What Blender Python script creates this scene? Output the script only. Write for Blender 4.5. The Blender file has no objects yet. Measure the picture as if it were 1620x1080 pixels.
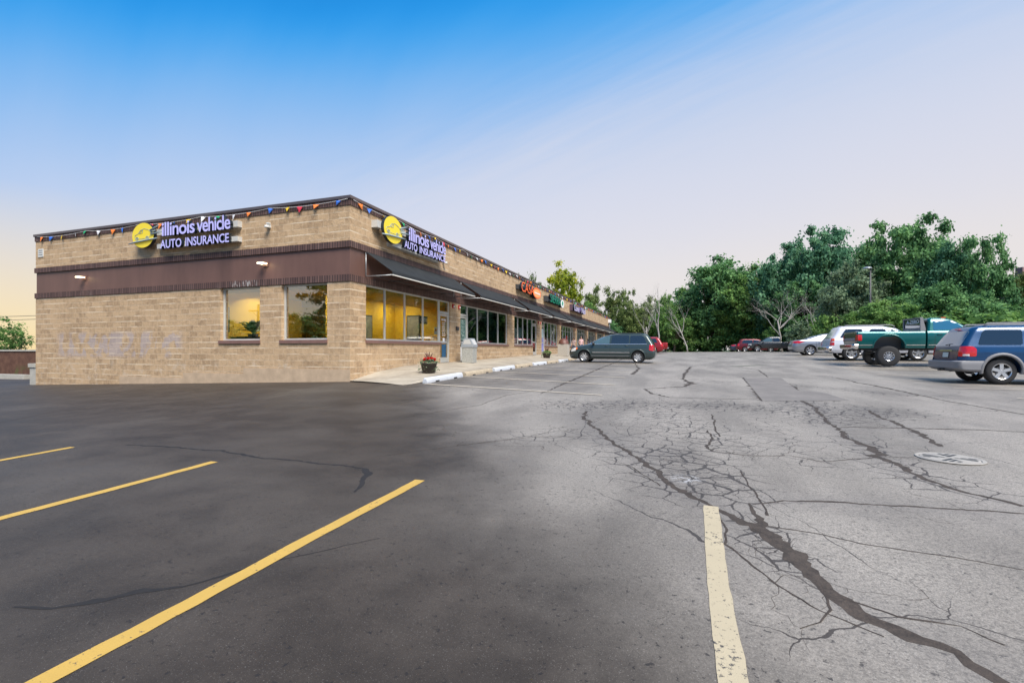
import bpy, bmesh, math, random
import numpy as np
from mathutils import Vector, Matrix
R = math.radians
# ---------------------------------------------------------------- camera, sky, sun, exposure
scene = bpy.context.scene
C = scene.collection
CAM = (9.68, -12.52, 1.30)
YAW = R(19.1)
cd = bpy.data.cameras.new('camera')
cd.sensor_width = 36.0; cd.lens = 36.0 * 761 / 1620; cd.shift_y = 0.0082
cd.clip_start = 0.05; cd.clip_end = 3000
cam = bpy.data.objects.new('camera', cd); C.objects.link(cam)
cam.location = CAM; cam.rotation_euler = (R(90), 0, YAW)
scene.camera = cam
scene.view_settings.view_transform = 'Standard'; scene.view_settings.look = 'None'
scene.view_settings.exposure = 0.62; scene.view_settings.gamma = 1.0
SUN_EL, SUN_AZ = R(54), R(-46)          # azimuth measured from -y towards +x
w = bpy.data.worlds.new('World'); scene.world = w; w.use_nodes = True
nt = w.node_tree; nt.nodes.clear()
def srgb(r, g, b):
    f = lambda c: (c / 12.92 if c <= .04045 else ((c + .055) / 1.055) ** 2.4)
    return (f(r / 255), f(g / 255), f(b / 255), 1)
def N(t, **k):
    n = nt.nodes.new(t)
    for a, b in k.items(): setattr(n, a, b)
    return n
def mth(op, a, b=None, cl=False):
    n = N('ShaderNodeMath', operation=op, use_clamp=cl)
    for i, v in enumerate((a, b)):
        if v is None: continue
        if isinstance(v, (int, float)): n.inputs[i].default_value = v
        else: nt.links.new(v, n.inputs[i])
    return n.outputs[0]
tc = N('ShaderNodeTexCoord')
nrm = N('ShaderNodeVectorMath', operation='NORMALIZE'); nt.links.new(tc.outputs['Generated'], nrm.inputs[0])
sep = N('ShaderNodeSeparateXYZ'); nt.links.new(nrm.outputs[0], sep.inputs[0])
dl = N('ShaderNodeVectorMath', operation='DOT_PRODUCT'); nt.links.new(nrm.outputs[0], dl.inputs[0])
dl.inputs[1].default_value = (-math.cos(YAW), -math.sin(YAW), 0)
left = dl.outputs['Value']
ns = N('ShaderNodeTexNoise'); ns.inputs['Scale'].default_value = 2.2; ns.inputs['Detail'].default_value = 5
mp = N('ShaderNodeMapping'); mp.inputs['Rotation'].default_value = (0.3, 0.5, 0.4); mp.inputs['Scale'].default_value = (1, 4.5, 1)
nt.links.new(nrm.outputs[0], mp.inputs[0]); nt.links.new(mp.outputs[0], ns.inputs['Vector'])
wis = mth('MULTIPLY', mth('SUBTRACT', ns.outputs['Fac'], 0.5), 0.05)
def dotc(r_, f_, u_):
    n = N('ShaderNodeVectorMath', operation='DOT_PRODUCT'); nt.links.new(nrm.outputs[0], n.inputs[0])
    n.inputs[1].default_value = (r_ * math.cos(YAW) - f_ * math.sin(YAW), r_ * math.sin(YAW) + f_ * math.cos(YAW), u_); return n.outputs['Value']
veil = dotc(.385, .367, -.847)                       # thin high cloud veil on one side of a great circle
sm = N('ShaderNodeMapRange', interpolation_type='SMOOTHSTEP'); nt.links.new(mth('ADD', veil, mth('MULTIPLY', wis, .5)), sm.inputs[0])
sm.inputs[1].default_value = -.07; sm.inputs[2].default_value = .05; sm.inputs[3].default_value = .022; sm.inputs[4].default_value = -.028
st_ = N('ShaderNodeTexNoise'); st_.inputs['Scale'].default_value = 3.0; st_.inputs['Detail'].default_value = 6; st_.inputs['Roughness'].default_value = .6
cmb = N('ShaderNodeCombineXYZ'); nt.links.new(mth('MULTIPLY', veil, 14.0), cmb.inputs[0]); nt.links.new(mth('MULTIPLY', left, 1.3), cmb.inputs[1]); nt.links.new(cmb.outputs[0], st_.inputs['Vector'])
near_ = mth('SUBTRACT', 1.0, mth('MULTIPLY', mth('ABSOLUTE', mth('ADD', veil, -.02)), 6.0), True)
strk = mth('MULTIPLY', mth('MULTIPLY', mth('SUBTRACT', st_.outputs['Fac'], .5), near_), -.13)
v = mth('ADD', mth('ADD', mth('ADD', mth('ADD', mth('MULTIPLY', sep.outputs[2], .74), mth('MULTIPLY', veil, -.40)), .068), wis), mth('ADD', sm.outputs[0], strk))
ramp = N('ShaderNodeValToRGB'); cr = ramp.color_ramp; cr.interpolation = 'B_SPLINE'
stops = [(0.0, (236, 229, 226)), (0.09, (226, 225, 234)), (0.19, (217, 221, 237)), (0.27, (208, 217, 238)),
         (0.35, (190, 209, 240)), (0.43, (163, 198, 242)), (0.51, (122, 184, 243)), (0.58, (55, 165, 242)), (0.645, (0, 140, 230)), (1.0, (70, 130, 190))]
while len(cr.elements) < len(stops): cr.elements.new(0.5)
for e, (p, c) in zip(cr.elements, stops): e.position = p; e.color = srgb(*c)
nt.links.new(v, ramp.inputs[0])
yel = mth('MULTIPLY', mth('MULTIPLY', mth('SUBTRACT', left, 0.05), 1.5, True),
          mth('SUBTRACT', 1.0, mth('MULTIPLY', sep.outputs[2], 4.2), True), True)
mx = N('ShaderNodeMix', data_type='RGBA'); nt.links.new(yel, mx.inputs['Factor'])
nt.links.new(ramp.outputs[0], mx.inputs['A']); mx.inputs['B'].default_value = srgb(255, 228, 170)
bg1 = N('ShaderNodeBackground'); bg1.inputs[1].default_value = 0.62
nt.links.new(mx.outputs['Result'], bg1.inputs[0])
sky = N('ShaderNodeTexSky', sky_type='NISHITA'); sky.sun_disc = False
sky.sun_elevation = SUN_EL; sky.sun_rotation = R(180) + SUN_AZ
bg2 = N('ShaderNodeBackground'); bg2.inputs[1].default_value = 0.004; nt.links.new(sky.outputs[0], bg2.inputs[0])
ad = N('ShaderNodeAddShader'); nt.links.new(bg1.outputs[0], ad.inputs[0]); nt.links.new(bg2.outputs[0], ad.inputs[1])
wo = N('ShaderNodeOutputWorld'); nt.links.new(ad.outputs[0], wo.inputs[0])
sd = bpy.data.lights.new('sun', 'SUN'); sd.energy = 4.3; sd.angle = R(34); sd.color = (1.0, 0.93, 0.84)
so = bpy.data.objects.new('sun', sd); C.objects.link(so)
sdir = Vector((math.sin(-SUN_AZ) * math.cos(SUN_EL), -math.cos(SUN_AZ) * math.cos(SUN_EL), math.sin(SUN_EL)))
so.rotation_euler = sdir.to_track_quat('Z', 'Y').to_euler()
# ---------------------------------------------------------------- ground height, projection helpers
TK = [-60, -12.5, -6, 0, 5, 10, 18, 24, 35, 50, 70, 400]
COL = {-40: [-1.7, -1.7, -1.7, -1.7, -1.7, -1.7, -1.7, -1.6, -1.5, -1.4, -1.4, -1.4],
       -16: [-1.5, -1.55, -1.52, -1.47, -1.5, -1.5, -1.4, -1.3, -1.2, -1.1, -1.0, -1.0],
       0: [-1.4, -1.38, -1.25, -.99, -.88, -.80, -.74, -.62, -.47, -.35, -.36, -.36],
       3: [-1.4, -1.36, -1.20, -.93, -.84, -.78, -.73, -.60, -.45, -.33, -.36, -.36],
       7.9: [-1.4, -1.31, -1.22, -1.11, -.98, -.86, -.76, -.62, -.42, -.30, -.36, -.36],
       18: [-1.4, -1.32, -1.20, -1.12, -1.06, -.95, -.60, -.37, -.28, -.22, -.30, -.30],
       60: [-1.4, -1.32, -1.20, -1.12, -1.06, -.95, -.60, -.37, -.28, -.22, -.30, -.30]}
UK = sorted(COL)
def G(x, y):
    x = np.asarray(x, float); y = np.asarray(y, float)
    cols = np.stack([np.interp(y, TK, COL[u]) for u in UK])
    xx = np.clip(x, UK[0], UK[-1])
    i = np.clip(np.searchsorted(UK, xx) - 1, 0, len(UK) - 2)
    uk = np.array(UK, float); f = (xx - uk[i]) / (uk[i + 1] - uk[i])
    a = np.take_along_axis(cols, i[None], 0)[0]; b = np.take_along_axis(cols, (i + 1)[None], 0)[0]
    return a + (b - a) * f + 1.3
def gz(x, y): return float(G(np.array([x]), np.array([y]))[0])
cy_, sy_ = math.cos(YAW), math.sin(YAW)
def at(px, depth, py=553.0):
    X = (px - 810) / 761 * depth
    return (CAM[0] + X * cy_ - depth * sy_, CAM[1] + X * sy_ + depth * cy_, CAM[2] + (553 - py) / 761 * depth)
def gp(px, py):
    """ground point seen at a place of the photograph (surveying only)"""
    lo, hi = 0.5, 200.0
    for _ in range(40):
        m = (lo + hi) / 2; p = at(px, m, py)
        if p[2] > gz(p[0], p[1]): lo = m
        else: hi = m
    p = at(px, lo, py); return Vector((p[0], p[1], gz(p[0], p[1])))
# ---------------------------------------------------------------- mesh helpers
class MB:
    def __init__(s): s.v = []; s.f = []; s.m = []; s.sm = []
    def add(s, vs, fs, mi=0, smooth=False):
        b = len(s.v); s.v += [tuple(q) for q in vs]
        for f in fs: s.f.append(tuple(b + i for i in f)); s.m.append(mi); s.sm.append(smooth)
    def box(s, x0, x1, y0, y1, z0, z1, mi=0):
        s.add([(x, y, z) for z in (z0, z1) for y in (y0, y1) for x in (x0, x1)],
              [(0, 2, 3, 1), (4, 5, 7, 6), (0, 1, 5, 4), (2, 6, 7, 3), (0, 4, 6, 2), (1, 3, 7, 5)], mi)
    def prism(s, pts, axis, a, b, mi=0):
        """pts 2D polygon extruded along axis from a to b"""
        n = len(pts)
        def P(p, h): return {'x': (h, p[0], p[1]), 'y': (p[0], h, p[1]), 'z': (p[0], p[1], h)}[axis]
        s.add([P(p, a) for p in pts] + [P(p, b) for p in pts],
              [tuple(range(n)), tuple(range(2 * n - 1, n - 1, -1))] + [(i, i + n, (i + 1) % n + n, (i + 1) % n) for i in range(n)], mi)
    def tube(s, pts, rad, n=8, mi=0, cap=True, smooth=True):
        pts = [Vector(p) for p in pts]
        if not isinstance(rad, (list, tuple)): rad = [rad] * len(pts)
        vs = []; fs = []
        ref = Vector((0, 0, 1))
        for i, p in enumerate(pts):
            d = (pts[min(i + 1, len(pts) - 1)] - pts[max(i - 1, 0)]).normalized()
            if abs(d.dot(ref)) > .95: ref = Vector((1, 0, 0)) if abs(d.x) < .9 else Vector((0, 1, 0))
            a = d.cross(ref).normalized(); b = d.cross(a)
            for k in range(n):
                t = 2 * math.pi * k / n
                vs.append(p + (a * math.cos(t) + b * math.sin(t)) * rad[i])
        for i in range(len(pts) - 1):
            for k in range(n):
                fs.append((i * n + k, i * n + (k + 1) % n, (i + 1) * n + (k + 1) % n, (i + 1) * n + k))
        if cap: fs += [tuple(range(n)), tuple((len(pts) - 1) * n + k for k in range(n - 1, -1, -1))]
        s.add(vs, fs, mi, smooth)
    def lathe(s, prof, n=24, c=(0, 0, 0), axis='z', mi=0, smooth=True, close=False):
        vs = []; fs = []; m = len(prof)
        for k in range(n):
            t = 2 * math.pi * k / n
            for (r, h) in prof:
                a, b = r * math.cos(t), r * math.sin(t)
                q = {'z': (a, b, h), 'y': (a, h, b), 'x': (h, a, b)}[axis]
                vs.append((q[0] + c[0], q[1] + c[1], q[2] + c[2]))
        for k in range(n):
            k2 = (k + 1) % n
            for j in range(m if close else m - 1):
                fs.append((k * m + j, k2 * m + j, k2 * m + (j + 1) % m, k * m + (j + 1) % m))
        s.add(vs, fs, mi, smooth)
    def build(s, name, mats, parent=None, sharp=None, recalc=True):
        me = bpy.data.meshes.new(name); me.from_pydata(s.v, [], s.f)
        if not isinstance(mats, (list, tuple)): mats = [mats]
        for m in mats: me.materials.append(m)
        me.polygons.foreach_set('material_index', s.m)
        me.polygons.foreach_set('use_smooth', s.sm)
        bm = bmesh.new(); bm.from_mesh(me); recalc and bmesh.ops.recalc_face_normals(bm, faces=bm.faces); bm.to_mesh(me); bm.free()
        if sharp:
            me.polygons.foreach_set('use_smooth', [True] * len(me.polygons)); me.set_sharp_from_angle(angle=R(sharp))
        o = bpy.data.objects.new(name, me); C.objects.link(o)
        if parent: o.parent = parent
        return o
def tag(o, label=None, cat=None, group=None, kind=None):
    for k, q in (('label', label), ('category', cat), ('group', group), ('kind', kind)):
        if q: o[k] = q
    return o
def empty(name, loc=(0, 0, 0), rz=0, label=None, cat=None, group=None):
    o = bpy.data.objects.new(name, None); C.objects.link(o); o.empty_display_size = .2
    o.location = loc; o.rotation_euler = (0, 0, rz)
    return tag(o, label, cat, group)
def copy_tree(o, parent=None):
    c = o.copy(); C.objects.link(c)
    if parent: c.parent = parent
    for ch in list(o.children): copy_tree(ch, c)
    return c
def text_mesh(txt, name, mats, width=None, height=None, depth=.05, bold=.0, parent=None, loc=(0, 0, 0), rot=(R(90), 0, 0), side=None, space=1.0):
    cu = bpy.data.curves.new(name, 'FONT'); cu.body = txt; cu.extrude = .5; cu.offset = bold; cu.align_x = 'CENTER'
    cu.space_character = space; cu.resolution_u = 4
    t = bpy.data.objects.new(name, cu); C.objects.link(t)
    bpy.context.view_layer.update()
    me = bpy.data.meshes.new_from_object(t.evaluated_get(bpy.context.evaluated_depsgraph_get()))
    bpy.data.objects.remove(t); bpy.data.curves.remove(cu)
    co = np.empty(len(me.vertices) * 3); me.vertices.foreach_get('co', co); co = co.reshape(-1, 3)
    mn, mxx = co.min(0), co.max(0); sz = mxx - mn
    co -= (mn + mxx) / 2
    sx = (width / sz[0]) if width else 1; sy = (height / sz[1]) if height else sx
    if not width: sx = sy
    co *= np.array([sx, sy, depth / max(sz[2], 1e-6)])
    me.vertices.foreach_set('co', co.ravel()); me.materials.clear()
    for m in mats: me.materials.append(m)
    if len(mats) > 1:
        for p in me.polygons: p.material_index = 0 if p.normal.z > .7 else 1
    o = bpy.data.objects.new(name, me); C.objects.link(o); o.location = loc; o.rotation_euler = rot
    if parent: o.parent = parent
    return o
# ---------------------------------------------------------------- materials
def mat(name, col, rough=.6, metal=0, spec=.5, coat=0, var=0, vscale=8, bump=0, bscale=60, emit=None, es=1, col2=None, alpha=None, streak=None):
    m = bpy.data.materials.new(name); m.use_nodes = True; t = m.node_tree
    b = t.nodes['Principled BSDF']; L = t.links
    b.inputs['Base Color'].default_value = (*col[:3], 1); b.inputs['Roughness'].default_value = rough
    b.inputs['Metallic'].default_value = metal; b.inputs['Specular IOR Level'].default_value = spec
    b.inputs['Coat Weight'].default_value = coat; b.inputs['Coat Roughness'].default_value = .05 if rough < .25 else .12
    if emit: b.inputs['Emission Color'].default_value = (*emit[:3], 1); b.inputs['Emission Strength'].default_value = es
    tcn = t.nodes.new('ShaderNodeTexCoord')
    if var or col2:
        n = t.nodes.new('ShaderNodeTexNoise'); n.inputs['Scale'].default_value = vscale; n.inputs['Detail'].default_value = 6; n.inputs['Roughness'].default_value = .65
        if streak:
            mpn = t.nodes.new('ShaderNodeMapping'); mpn.inputs['Scale'].default_value = streak; L.new(tcn.outputs['Object'], mpn.inputs[0]); L.new(mpn.outputs[0], n.inputs['Vector'])
        else: L.new(tcn.outputs['Object'], n.inputs['Vector'])
        mr = t.nodes.new('ShaderNodeMapRange'); mr.inputs[1].default_value = .3; mr.inputs[2].default_value = .7; L.new(n.outputs['Fac'], mr.inputs[0])
        mi = t.nodes.new('ShaderNodeMix'); mi.data_type = 'RGBA'; L.new(mr.outputs[0], mi.inputs['Factor'])
        c2 = col2 or [c * (1 + var) for c in col[:3]]; c1 = col if col2 else [c * (1 - var) for c in col[:3]]
        mi.inputs['A'].default_value = (*c1[:3], 1); mi.inputs['B'].default_value = (*[min(c, 1) for c in c2[:3]], 1)
        L.new(mi.outputs['Result'], b.inputs['Base Color'])
    if bump:
        n2 = t.nodes.new('ShaderNodeTexNoise'); n2.inputs['Scale'].default_value = bscale; n2.inputs['Detail'].default_value = 4; L.new(tcn.outputs['Object'], n2.inputs['Vector'])
        bp = t.nodes.new('ShaderNodeBump'); bp.inputs['Strength'].default_value = bump; bp.inputs['Distance'].default_value = .01
        L.new(n2.outputs['Fac'], bp.inputs['Height']); L.new(bp.outputs[0], b.inputs['Normal'])
    return m
class NB:
    """small node-building helper for the bigger materials"""
    def __init__(s, name):
        s.m = bpy.data.materials.new(name); s.m.use_nodes = True; s.t = s.m.node_tree; s.b = s.t.nodes['Principled BSDF']; s.L = s.t.links
        s.tc = s.t.nodes.new('ShaderNodeTexCoord').outputs['Object']
    def put(s, sock, v):
        if isinstance(v, (int, float)): sock.default_value = v
        elif isinstance(v, tuple): sock.default_value = v if len(v) == len(sock.default_value) else (*v[:3], 1)
        else: s.L.new(v, sock)
    def math(s, op, a, b=0.0, c=None, cl=False):
        n = s.t.nodes.new('ShaderNodeMath'); n.operation = op; n.use_clamp = cl
        s.put(n.inputs[0], a); s.put(n.inputs[1], b)
        if c is not None: s.put(n.inputs[2], c)
        return n.outputs[0]
    def noise(s, scale, detail=4, rough=.55, vec=None, dist=0):
        n = s.t.nodes.new('ShaderNodeTexNoise'); n.inputs['Scale'].default_value = scale; n.inputs['Detail'].default_value = detail
        n.inputs['Roughness'].default_value = rough; n.inputs['Distortion'].default_value = dist
        s.L.new(vec or s.tc, n.inputs['Vector']); return n.outputs['Fac']
    def ss(s, v, a, b):
        n = s.t.nodes.new('ShaderNodeMapRange'); n.interpolation_type = 'SMOOTHSTEP'; s.put(n.inputs[0], v)
        n.inputs[1].default_value = a; n.inputs[2].default_value = b; return n.outputs[0]
    def mix(s, f, a, b):
        n = s.t.nodes.new('ShaderNodeMix'); n.data_type = 'RGBA'; s.put(n.inputs['Factor'], f); s.put(n.inputs['A'], a); s.put(n.inputs['B'], b); return n.outputs['Result']
    def attr(s, name):
        n = s.t.nodes.new('ShaderNodeAttribute'); n.attribute_name = name; return n.outputs['Fac']
    def xyz(s, v=None):
        n = s.t.nodes.new('ShaderNodeSeparateXYZ'); s.L.new(v or s.tc, n.inputs[0]); return n.outputs
    def comb(s, x, y, z=0.0):
        n = s.t.nodes.new('ShaderNodeCombineXYZ'); s.put(n.inputs[0], x); s.put(n.inputs[1], y); s.put(n.inputs[2], z); return n.outputs[0]
    def bump(s, h, st, d=.02):
        n = s.t.nodes.new('ShaderNodeBump'); n.inputs['Strength'].default_value = st; n.inputs['Distance'].default_value = d; s.L.new(h, n.inputs['Height']); s.L.new(n.outputs[0], s.b.inputs['Normal'])
M = {}
def block_material(name, c1, c2, mortar, graffiti=False):
    n = NB(name); x, y, z = n.xyz()
    h = n.math('ADD', x, y)
    br = n.t.nodes.new('ShaderNodeTexBrick'); br.offset = .5
    n.L.new(n.comb(h, n.math('ADD', z, .067)), br.inputs['Vector'])
    for k, q in (('Scale', 1.0), ('Mortar Size', .008), ('Mortar Smooth', .2), ('Brick Width', .406), ('Row Height', .2032), ('Bias', 0.0)): br.inputs[k].default_value = q
    br.inputs['Color1'].default_value = (.25, .25, .25, 1); br.inputs['Color2'].default_value = (.85, .85, .85, 1); br.inputs['Mortar'].default_value = (.5, .5, .5, 1)
    big = n.noise(.7, 4); med = n.noise(6, 6, .7); fine = n.noise(40, 4, .7)
    f = n.math('ADD', n.math('MULTIPLY', br.outputs['Color'], .35), n.math('ADD', n.math('MULTIPLY', med, .9), n.math('MULTIPLY', fine, .35)))
    f = n.ss(n.math('ADD', f, n.math('MULTIPLY', big, .35)), .68, 1.15)
    col = n.mix(f, c1, c2)
    if graffiti:
        g = n.noise(1.35, 3, .5, n.comb(x, n.math('MULTIPLY', z, .8)), 1.2)
        zz = n.math('MULTIPLY', n.ss(z, .95, 1.15), n.math('SUBTRACT', 1.0, n.ss(z, 1.85, 2.1)))
        xx = n.math('MULTIPLY', n.ss(x, -14.6, -13.9), n.math('SUBTRACT', 1.0, n.ss(x, -7.6, -7.1)))
        k = n.math('MULTIPLY', n.math('MULTIPLY', zz, xx), n.ss(n.math('ADD', g, n.math('MULTIPLY', n.noise(18, 3), .12)), .50, .57))
        col = n.mix(n.math('MULTIPLY', k, .55), col, (.36, .33, .37))
    # salt runs and dirt near the base
    eff = n.math('MULTIPLY', n.ss(n.noise(2.2, 5, .7), .52, .7), n.math('SUBTRACT', 1.0, n.ss(z, .7, 1.15)))
    col = n.mix(n.math('MULTIPLY', eff, .45), col, (.62, .55, .45))
    edge = n.ss(n.noise(1.0, 2, .5, n.comb(n.math('MULTIPLY', h, 1.1), n.math('MULTIPLY', z, 4.9))), .48, .60)
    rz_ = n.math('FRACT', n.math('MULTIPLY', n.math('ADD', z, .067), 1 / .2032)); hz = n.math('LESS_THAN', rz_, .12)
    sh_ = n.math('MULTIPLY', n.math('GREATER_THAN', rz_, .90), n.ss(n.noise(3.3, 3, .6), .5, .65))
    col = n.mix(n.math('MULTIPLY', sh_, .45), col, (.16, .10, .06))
    col = n.mix(n.math('MULTIPLY', br.outputs['Fac'], .30), col, mortar)
    col = n.mix(n.math('MULTIPLY', hz, n.math('ADD', n.math('MULTIPLY', edge, .80), .10)), col, mortar)
    n.L.new(col, n.b.inputs['Base Color']); n.b.inputs['Roughness'].default_value = .92
    hgt = n.math('ADD', n.math('MULTIPLY', n.noise(9, 6, .75), 1.0), n.math('MULTIPLY', br.outputs['Fac'], -.5))
    n.bump(hgt, .5, .05); return n.m
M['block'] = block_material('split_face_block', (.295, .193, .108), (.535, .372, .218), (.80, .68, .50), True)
M['block_top'] = M['block']
def soldier():
    n = NB('soldier_brick'); x, y, z = n.xyz(); h = n.math('ADD', x, y)
    fr = n.math('FRACT', n.math('MULTIPLY', h, 1 / .098))
    jn = n.math('LESS_THAN', fr, .26)
    cell = n.math('FLOOR', n.math('MULTIPLY', h, 1 / .098))
    wn = n.t.nodes.new('ShaderNodeTexWhiteNoise'); wn.noise_dimensions = '1D'; n.L.new(cell, wn.inputs['W'])
    c = n.mix(wn.outputs['Value'], (.085, .045, .038), (.150, .085, .070))
    c = n.mix(n.math('MULTIPLY', n.ss(n.noise(3, 5), .55, .75), .25), c, (.28, .23, .21))
    # bird droppings above the left window
    dx = n.math('MULTIPLY', n.ss(x, -5.0, -4.6), n.math('SUBTRACT', 1.0, n.ss(x, -3.9, -3.6)))
    wt = n.math('MULTIPLY', dx, n.ss(n.noise(7, 3, .6, n.comb(n.math('MULTIPLY', x, 2.5), n.math('MULTIPLY', z, .5))), .52, .62))
    wt = n.math('MULTIPLY', wt, n.math('LESS_THAN', z, 3.8))
    c = n.mix(n.math('MULTIPLY', wt, .7), c, (.6, .58, .55))
    c = n.mix(jn, c, (.022, .013, .012))
    n.L.new(c, n.b.inputs['Base Color']); n.b.inputs['Roughness'].default_value = .7
    n.bump(n.math('MULTIPLY', jn, -1.0), .6, .01); return n.m
M['soldier'] = soldier()
M['fascia'] = mat('fascia_panel', (.150, .080, .062), .5, var=.22, vscale=.9, bump=.1, bscale=14, streak=(1, 1, .25))
M['cap'] = mat('roof_cap_metal', (.16, .12, .11), .32, metal=.5, var=.1, vscale=2)
M['parge'] = mat('pale_render', (.47, .35, .235), .9, var=.16, vscale=3, bump=.3, bscale=40)
M['concrete'] = mat('concrete', (.44, .39, .31), .88, var=.16, vscale=1.6, bump=.25, bscale=70)
M['concrete_grey'] = mat('grey_concrete', (.42, .40, .35), .88, var=.15, vscale=3, bump=.3, bscale=50)
M['alu'] = mat('window_aluminium', (.62, .62, .58), .35, metal=.35, var=.05, vscale=3)
M['sill'] = mat('brown_sill', (.20, .11, .09), .6, var=.15, vscale=5)
M['roofm'] = mat('roof_membrane', (.3, .3, .3), .9)
def glass(name, tint=(.75, .78, .74), refl=.22, mul=1.3):
    m = bpy.data.materials.new(name); m.use_nodes = True; t = m.node_tree; t.nodes.clear()
    o = t.nodes.new('ShaderNodeOutputMaterial'); tr = t.nodes.new('ShaderNodeBsdfTransparent'); tr.inputs[0].default_value = (*tint, 1)
    gl = t.nodes.new('ShaderNodeBsdfGlossy'); gl.inputs['Roughness'].default_value = .012; gl.inputs['Color'].default_value = (.95, .97, .97, 1)
    fr = t.nodes.new('ShaderNodeFresnel'); fr.inputs[0].default_value = 1.52
    ma = t.nodes.new('ShaderNodeMath'); ma.operation = 'MULTIPLY_ADD'; ma.use_clamp = True; ma.inputs[1].default_value = mul; ma.inputs[2].default_value = refl
    nz = t.nodes.new('ShaderNodeTexNoise'); nz.inputs['Scale'].default_value = 1.1; tcn = t.nodes.new('ShaderNodeTexCoord'); t.links.new(tcn.outputs['Object'], nz.inputs['Vector'])
    bp = t.nodes.new('ShaderNodeBump'); bp.inputs['Strength'].default_value = .02; bp.inputs['Distance'].default_value = .05; t.links.new(nz.outputs['Fac'], bp.inputs['Height']); t.links.new(bp.outputs[0], gl.inputs['Normal'])
    t.links.new(fr.outputs[0], ma.inputs[0]); mxn = t.nodes.new('ShaderNodeMixShader'); t.links.new(ma.outputs[0], mxn.inputs[0]); t.links.new(tr.outputs[0], mxn.inputs[1]); t.links.new(gl.outputs[0], mxn.inputs[2]); t.links.new(mxn.outputs[0], o.inputs[0])
    return m
M['glass'] = glass('window_glass', refl=.17, mul=1.3)
M['glass_corner'] = glass('corner_shop_glass', refl=.12, mul=1.2)
M['glass_street'] = glass('street_side_glass', refl=.27, mul=1.4)
M['yellow_wall'] = mat('yellow_interior_paint', (.66, .40, .010), .7, var=.05, vscale=1)
M['dark_wall'] = mat('dark_interior', (.055, .055, .05), .8, var=.3, vscale=1.3)
M['teal_wall'] = mat('green_interior', (.04, .10, .08), .8, var=.3, vscale=1.3)
M['pale_wall'] = mat('pale_interior', (.42, .38, .34), .8, var=.2, vscale=1)
M['carpet'] = mat('interior_floor', (.12, .10, .08), .9)
M['ceil'] = mat('ceiling_tile', (.45, .44, .42), .9)
M['lamp'] = mat('lit_ceiling_panel', (.9, .9, .85), .5, emit=(1, .93, .78), es=22.0)
M['wallpack'] = mat('lit_lamp_glass', (1, .95, .85), .4, emit=(1, .80, .50), es=4)
M['white'] = mat('white_plastic', (.78, .78, .78), .5)
M['offwhite'] = mat('off_white', (.62, .62, .58), .6, var=.1)
M['black'] = mat('black_plastic', (.015, .015, .016), .45)
M['darkgrey'] = mat('dark_grey_metal', (.05, .052, .055), .5)
M['awning'] = mat('awning_canvas', (.026, .029, .031), .85, spec=.2, var=.25, vscale=3, bump=.15, bscale=120)
M['awning_line'] = mat('awning_piping', (.72, .70, .64), .6)
M['galv'] = mat('galvanised_tube', (.42, .44, .45), .4, metal=.5)
M['red'] = mat('red_plastic', (.45, .02, .02), .4)
M['purple_face'] = mat('letter_face', (.42, .40, .72), .4, emit=(.5, .48, .95), es=.16)
M['letter_side'] = mat('letter_return', (.012, .02, .03), .4)
M['disc_yellow'] = mat('yellow_sign_face', (.75, .58, .03), .45, emit=(.8, .6, .03), es=.12)
M['sign_line'] = mat('grey_blue_sign_stroke', (.30, .38, .40), .5)
M['box_grey'] = mat('sign_raceway', (.55, .54, .50), .5, var=.1)
M['sign_orange'] = mat('orange_sign_face', (.80, .13, .03), .4, emit=(.85, .12, .03), es=.25)
M['sign_peach'] = mat('peach_sign_face', (.85, .34, .13), .4, emit=(.85, .35, .15), es=.2)
M['sign_green'] = mat('green_sign_face', (.01, .26, .15), .4, emit=(.01, .25, .15), es=.15)
M['sign_white'] = mat('white_sign_face', (.75, .78, .78), .4, emit=(.7, .75, .75), es=.1)
M['sign_lav'] = mat('lavender_sign_face', (.62, .58, .82), .4, emit=(.6, .55, .8), es=.2)
FLAG = [mat('pennant_' + n, c, .6) for n, c in (('blue', (.03, .14, .55)), ('yellow', (.75, .50, .02)), ('white', (.68, .68, .70)), ('green', (.0, .33, .12)), ('orange', (.75, .20, .03)), ('red', (.55, .03, .06)))]
M['stop_white'] = mat('white_kerb_paint', (.52, .54, .57), .75, var=.08, vscale=6, bump=.2, bscale=60)
M['stop_tan'] = mat('bare_wheel_stop_concrete', (.40, .33, .235), .9, var=.2, vscale=6, bump=.3, bscale=60)
def stripe_mat(name, c, wear):
    n = NB(name); a = n.noise(35, 6, .75); b = n.noise(3, 4)
    k = n.ss(n.math('ADD', a, n.math('MULTIPLY', b, .25)), wear, wear + .07)
    dark = n.mix(n.noise(90, 2), (.03, .03, .03), (.09, .085, .08))
    n.L.new(n.mix(k, n.mix(b, tuple(q * .85 for q in c), tuple(min(q * 1.1, 1) for q in c)), dark), n.b.inputs['Base Color'])
    n.b.inputs['Roughness'].default_value = .75; n.bump(n.noise(160, 3, .7), .5, .004); return n.m
M['stripe_yellow'] = stripe_mat('yellow_road_paint', (.50, .32, .07), .73)
M['stripe_pale'] = stripe_mat('faded_cream_road_paint', (.44, .375, .255), .69)
M['stripe_faint'] = stripe_mat('worn_cream_road_paint', (.56, .49, .39), .71)
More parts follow.
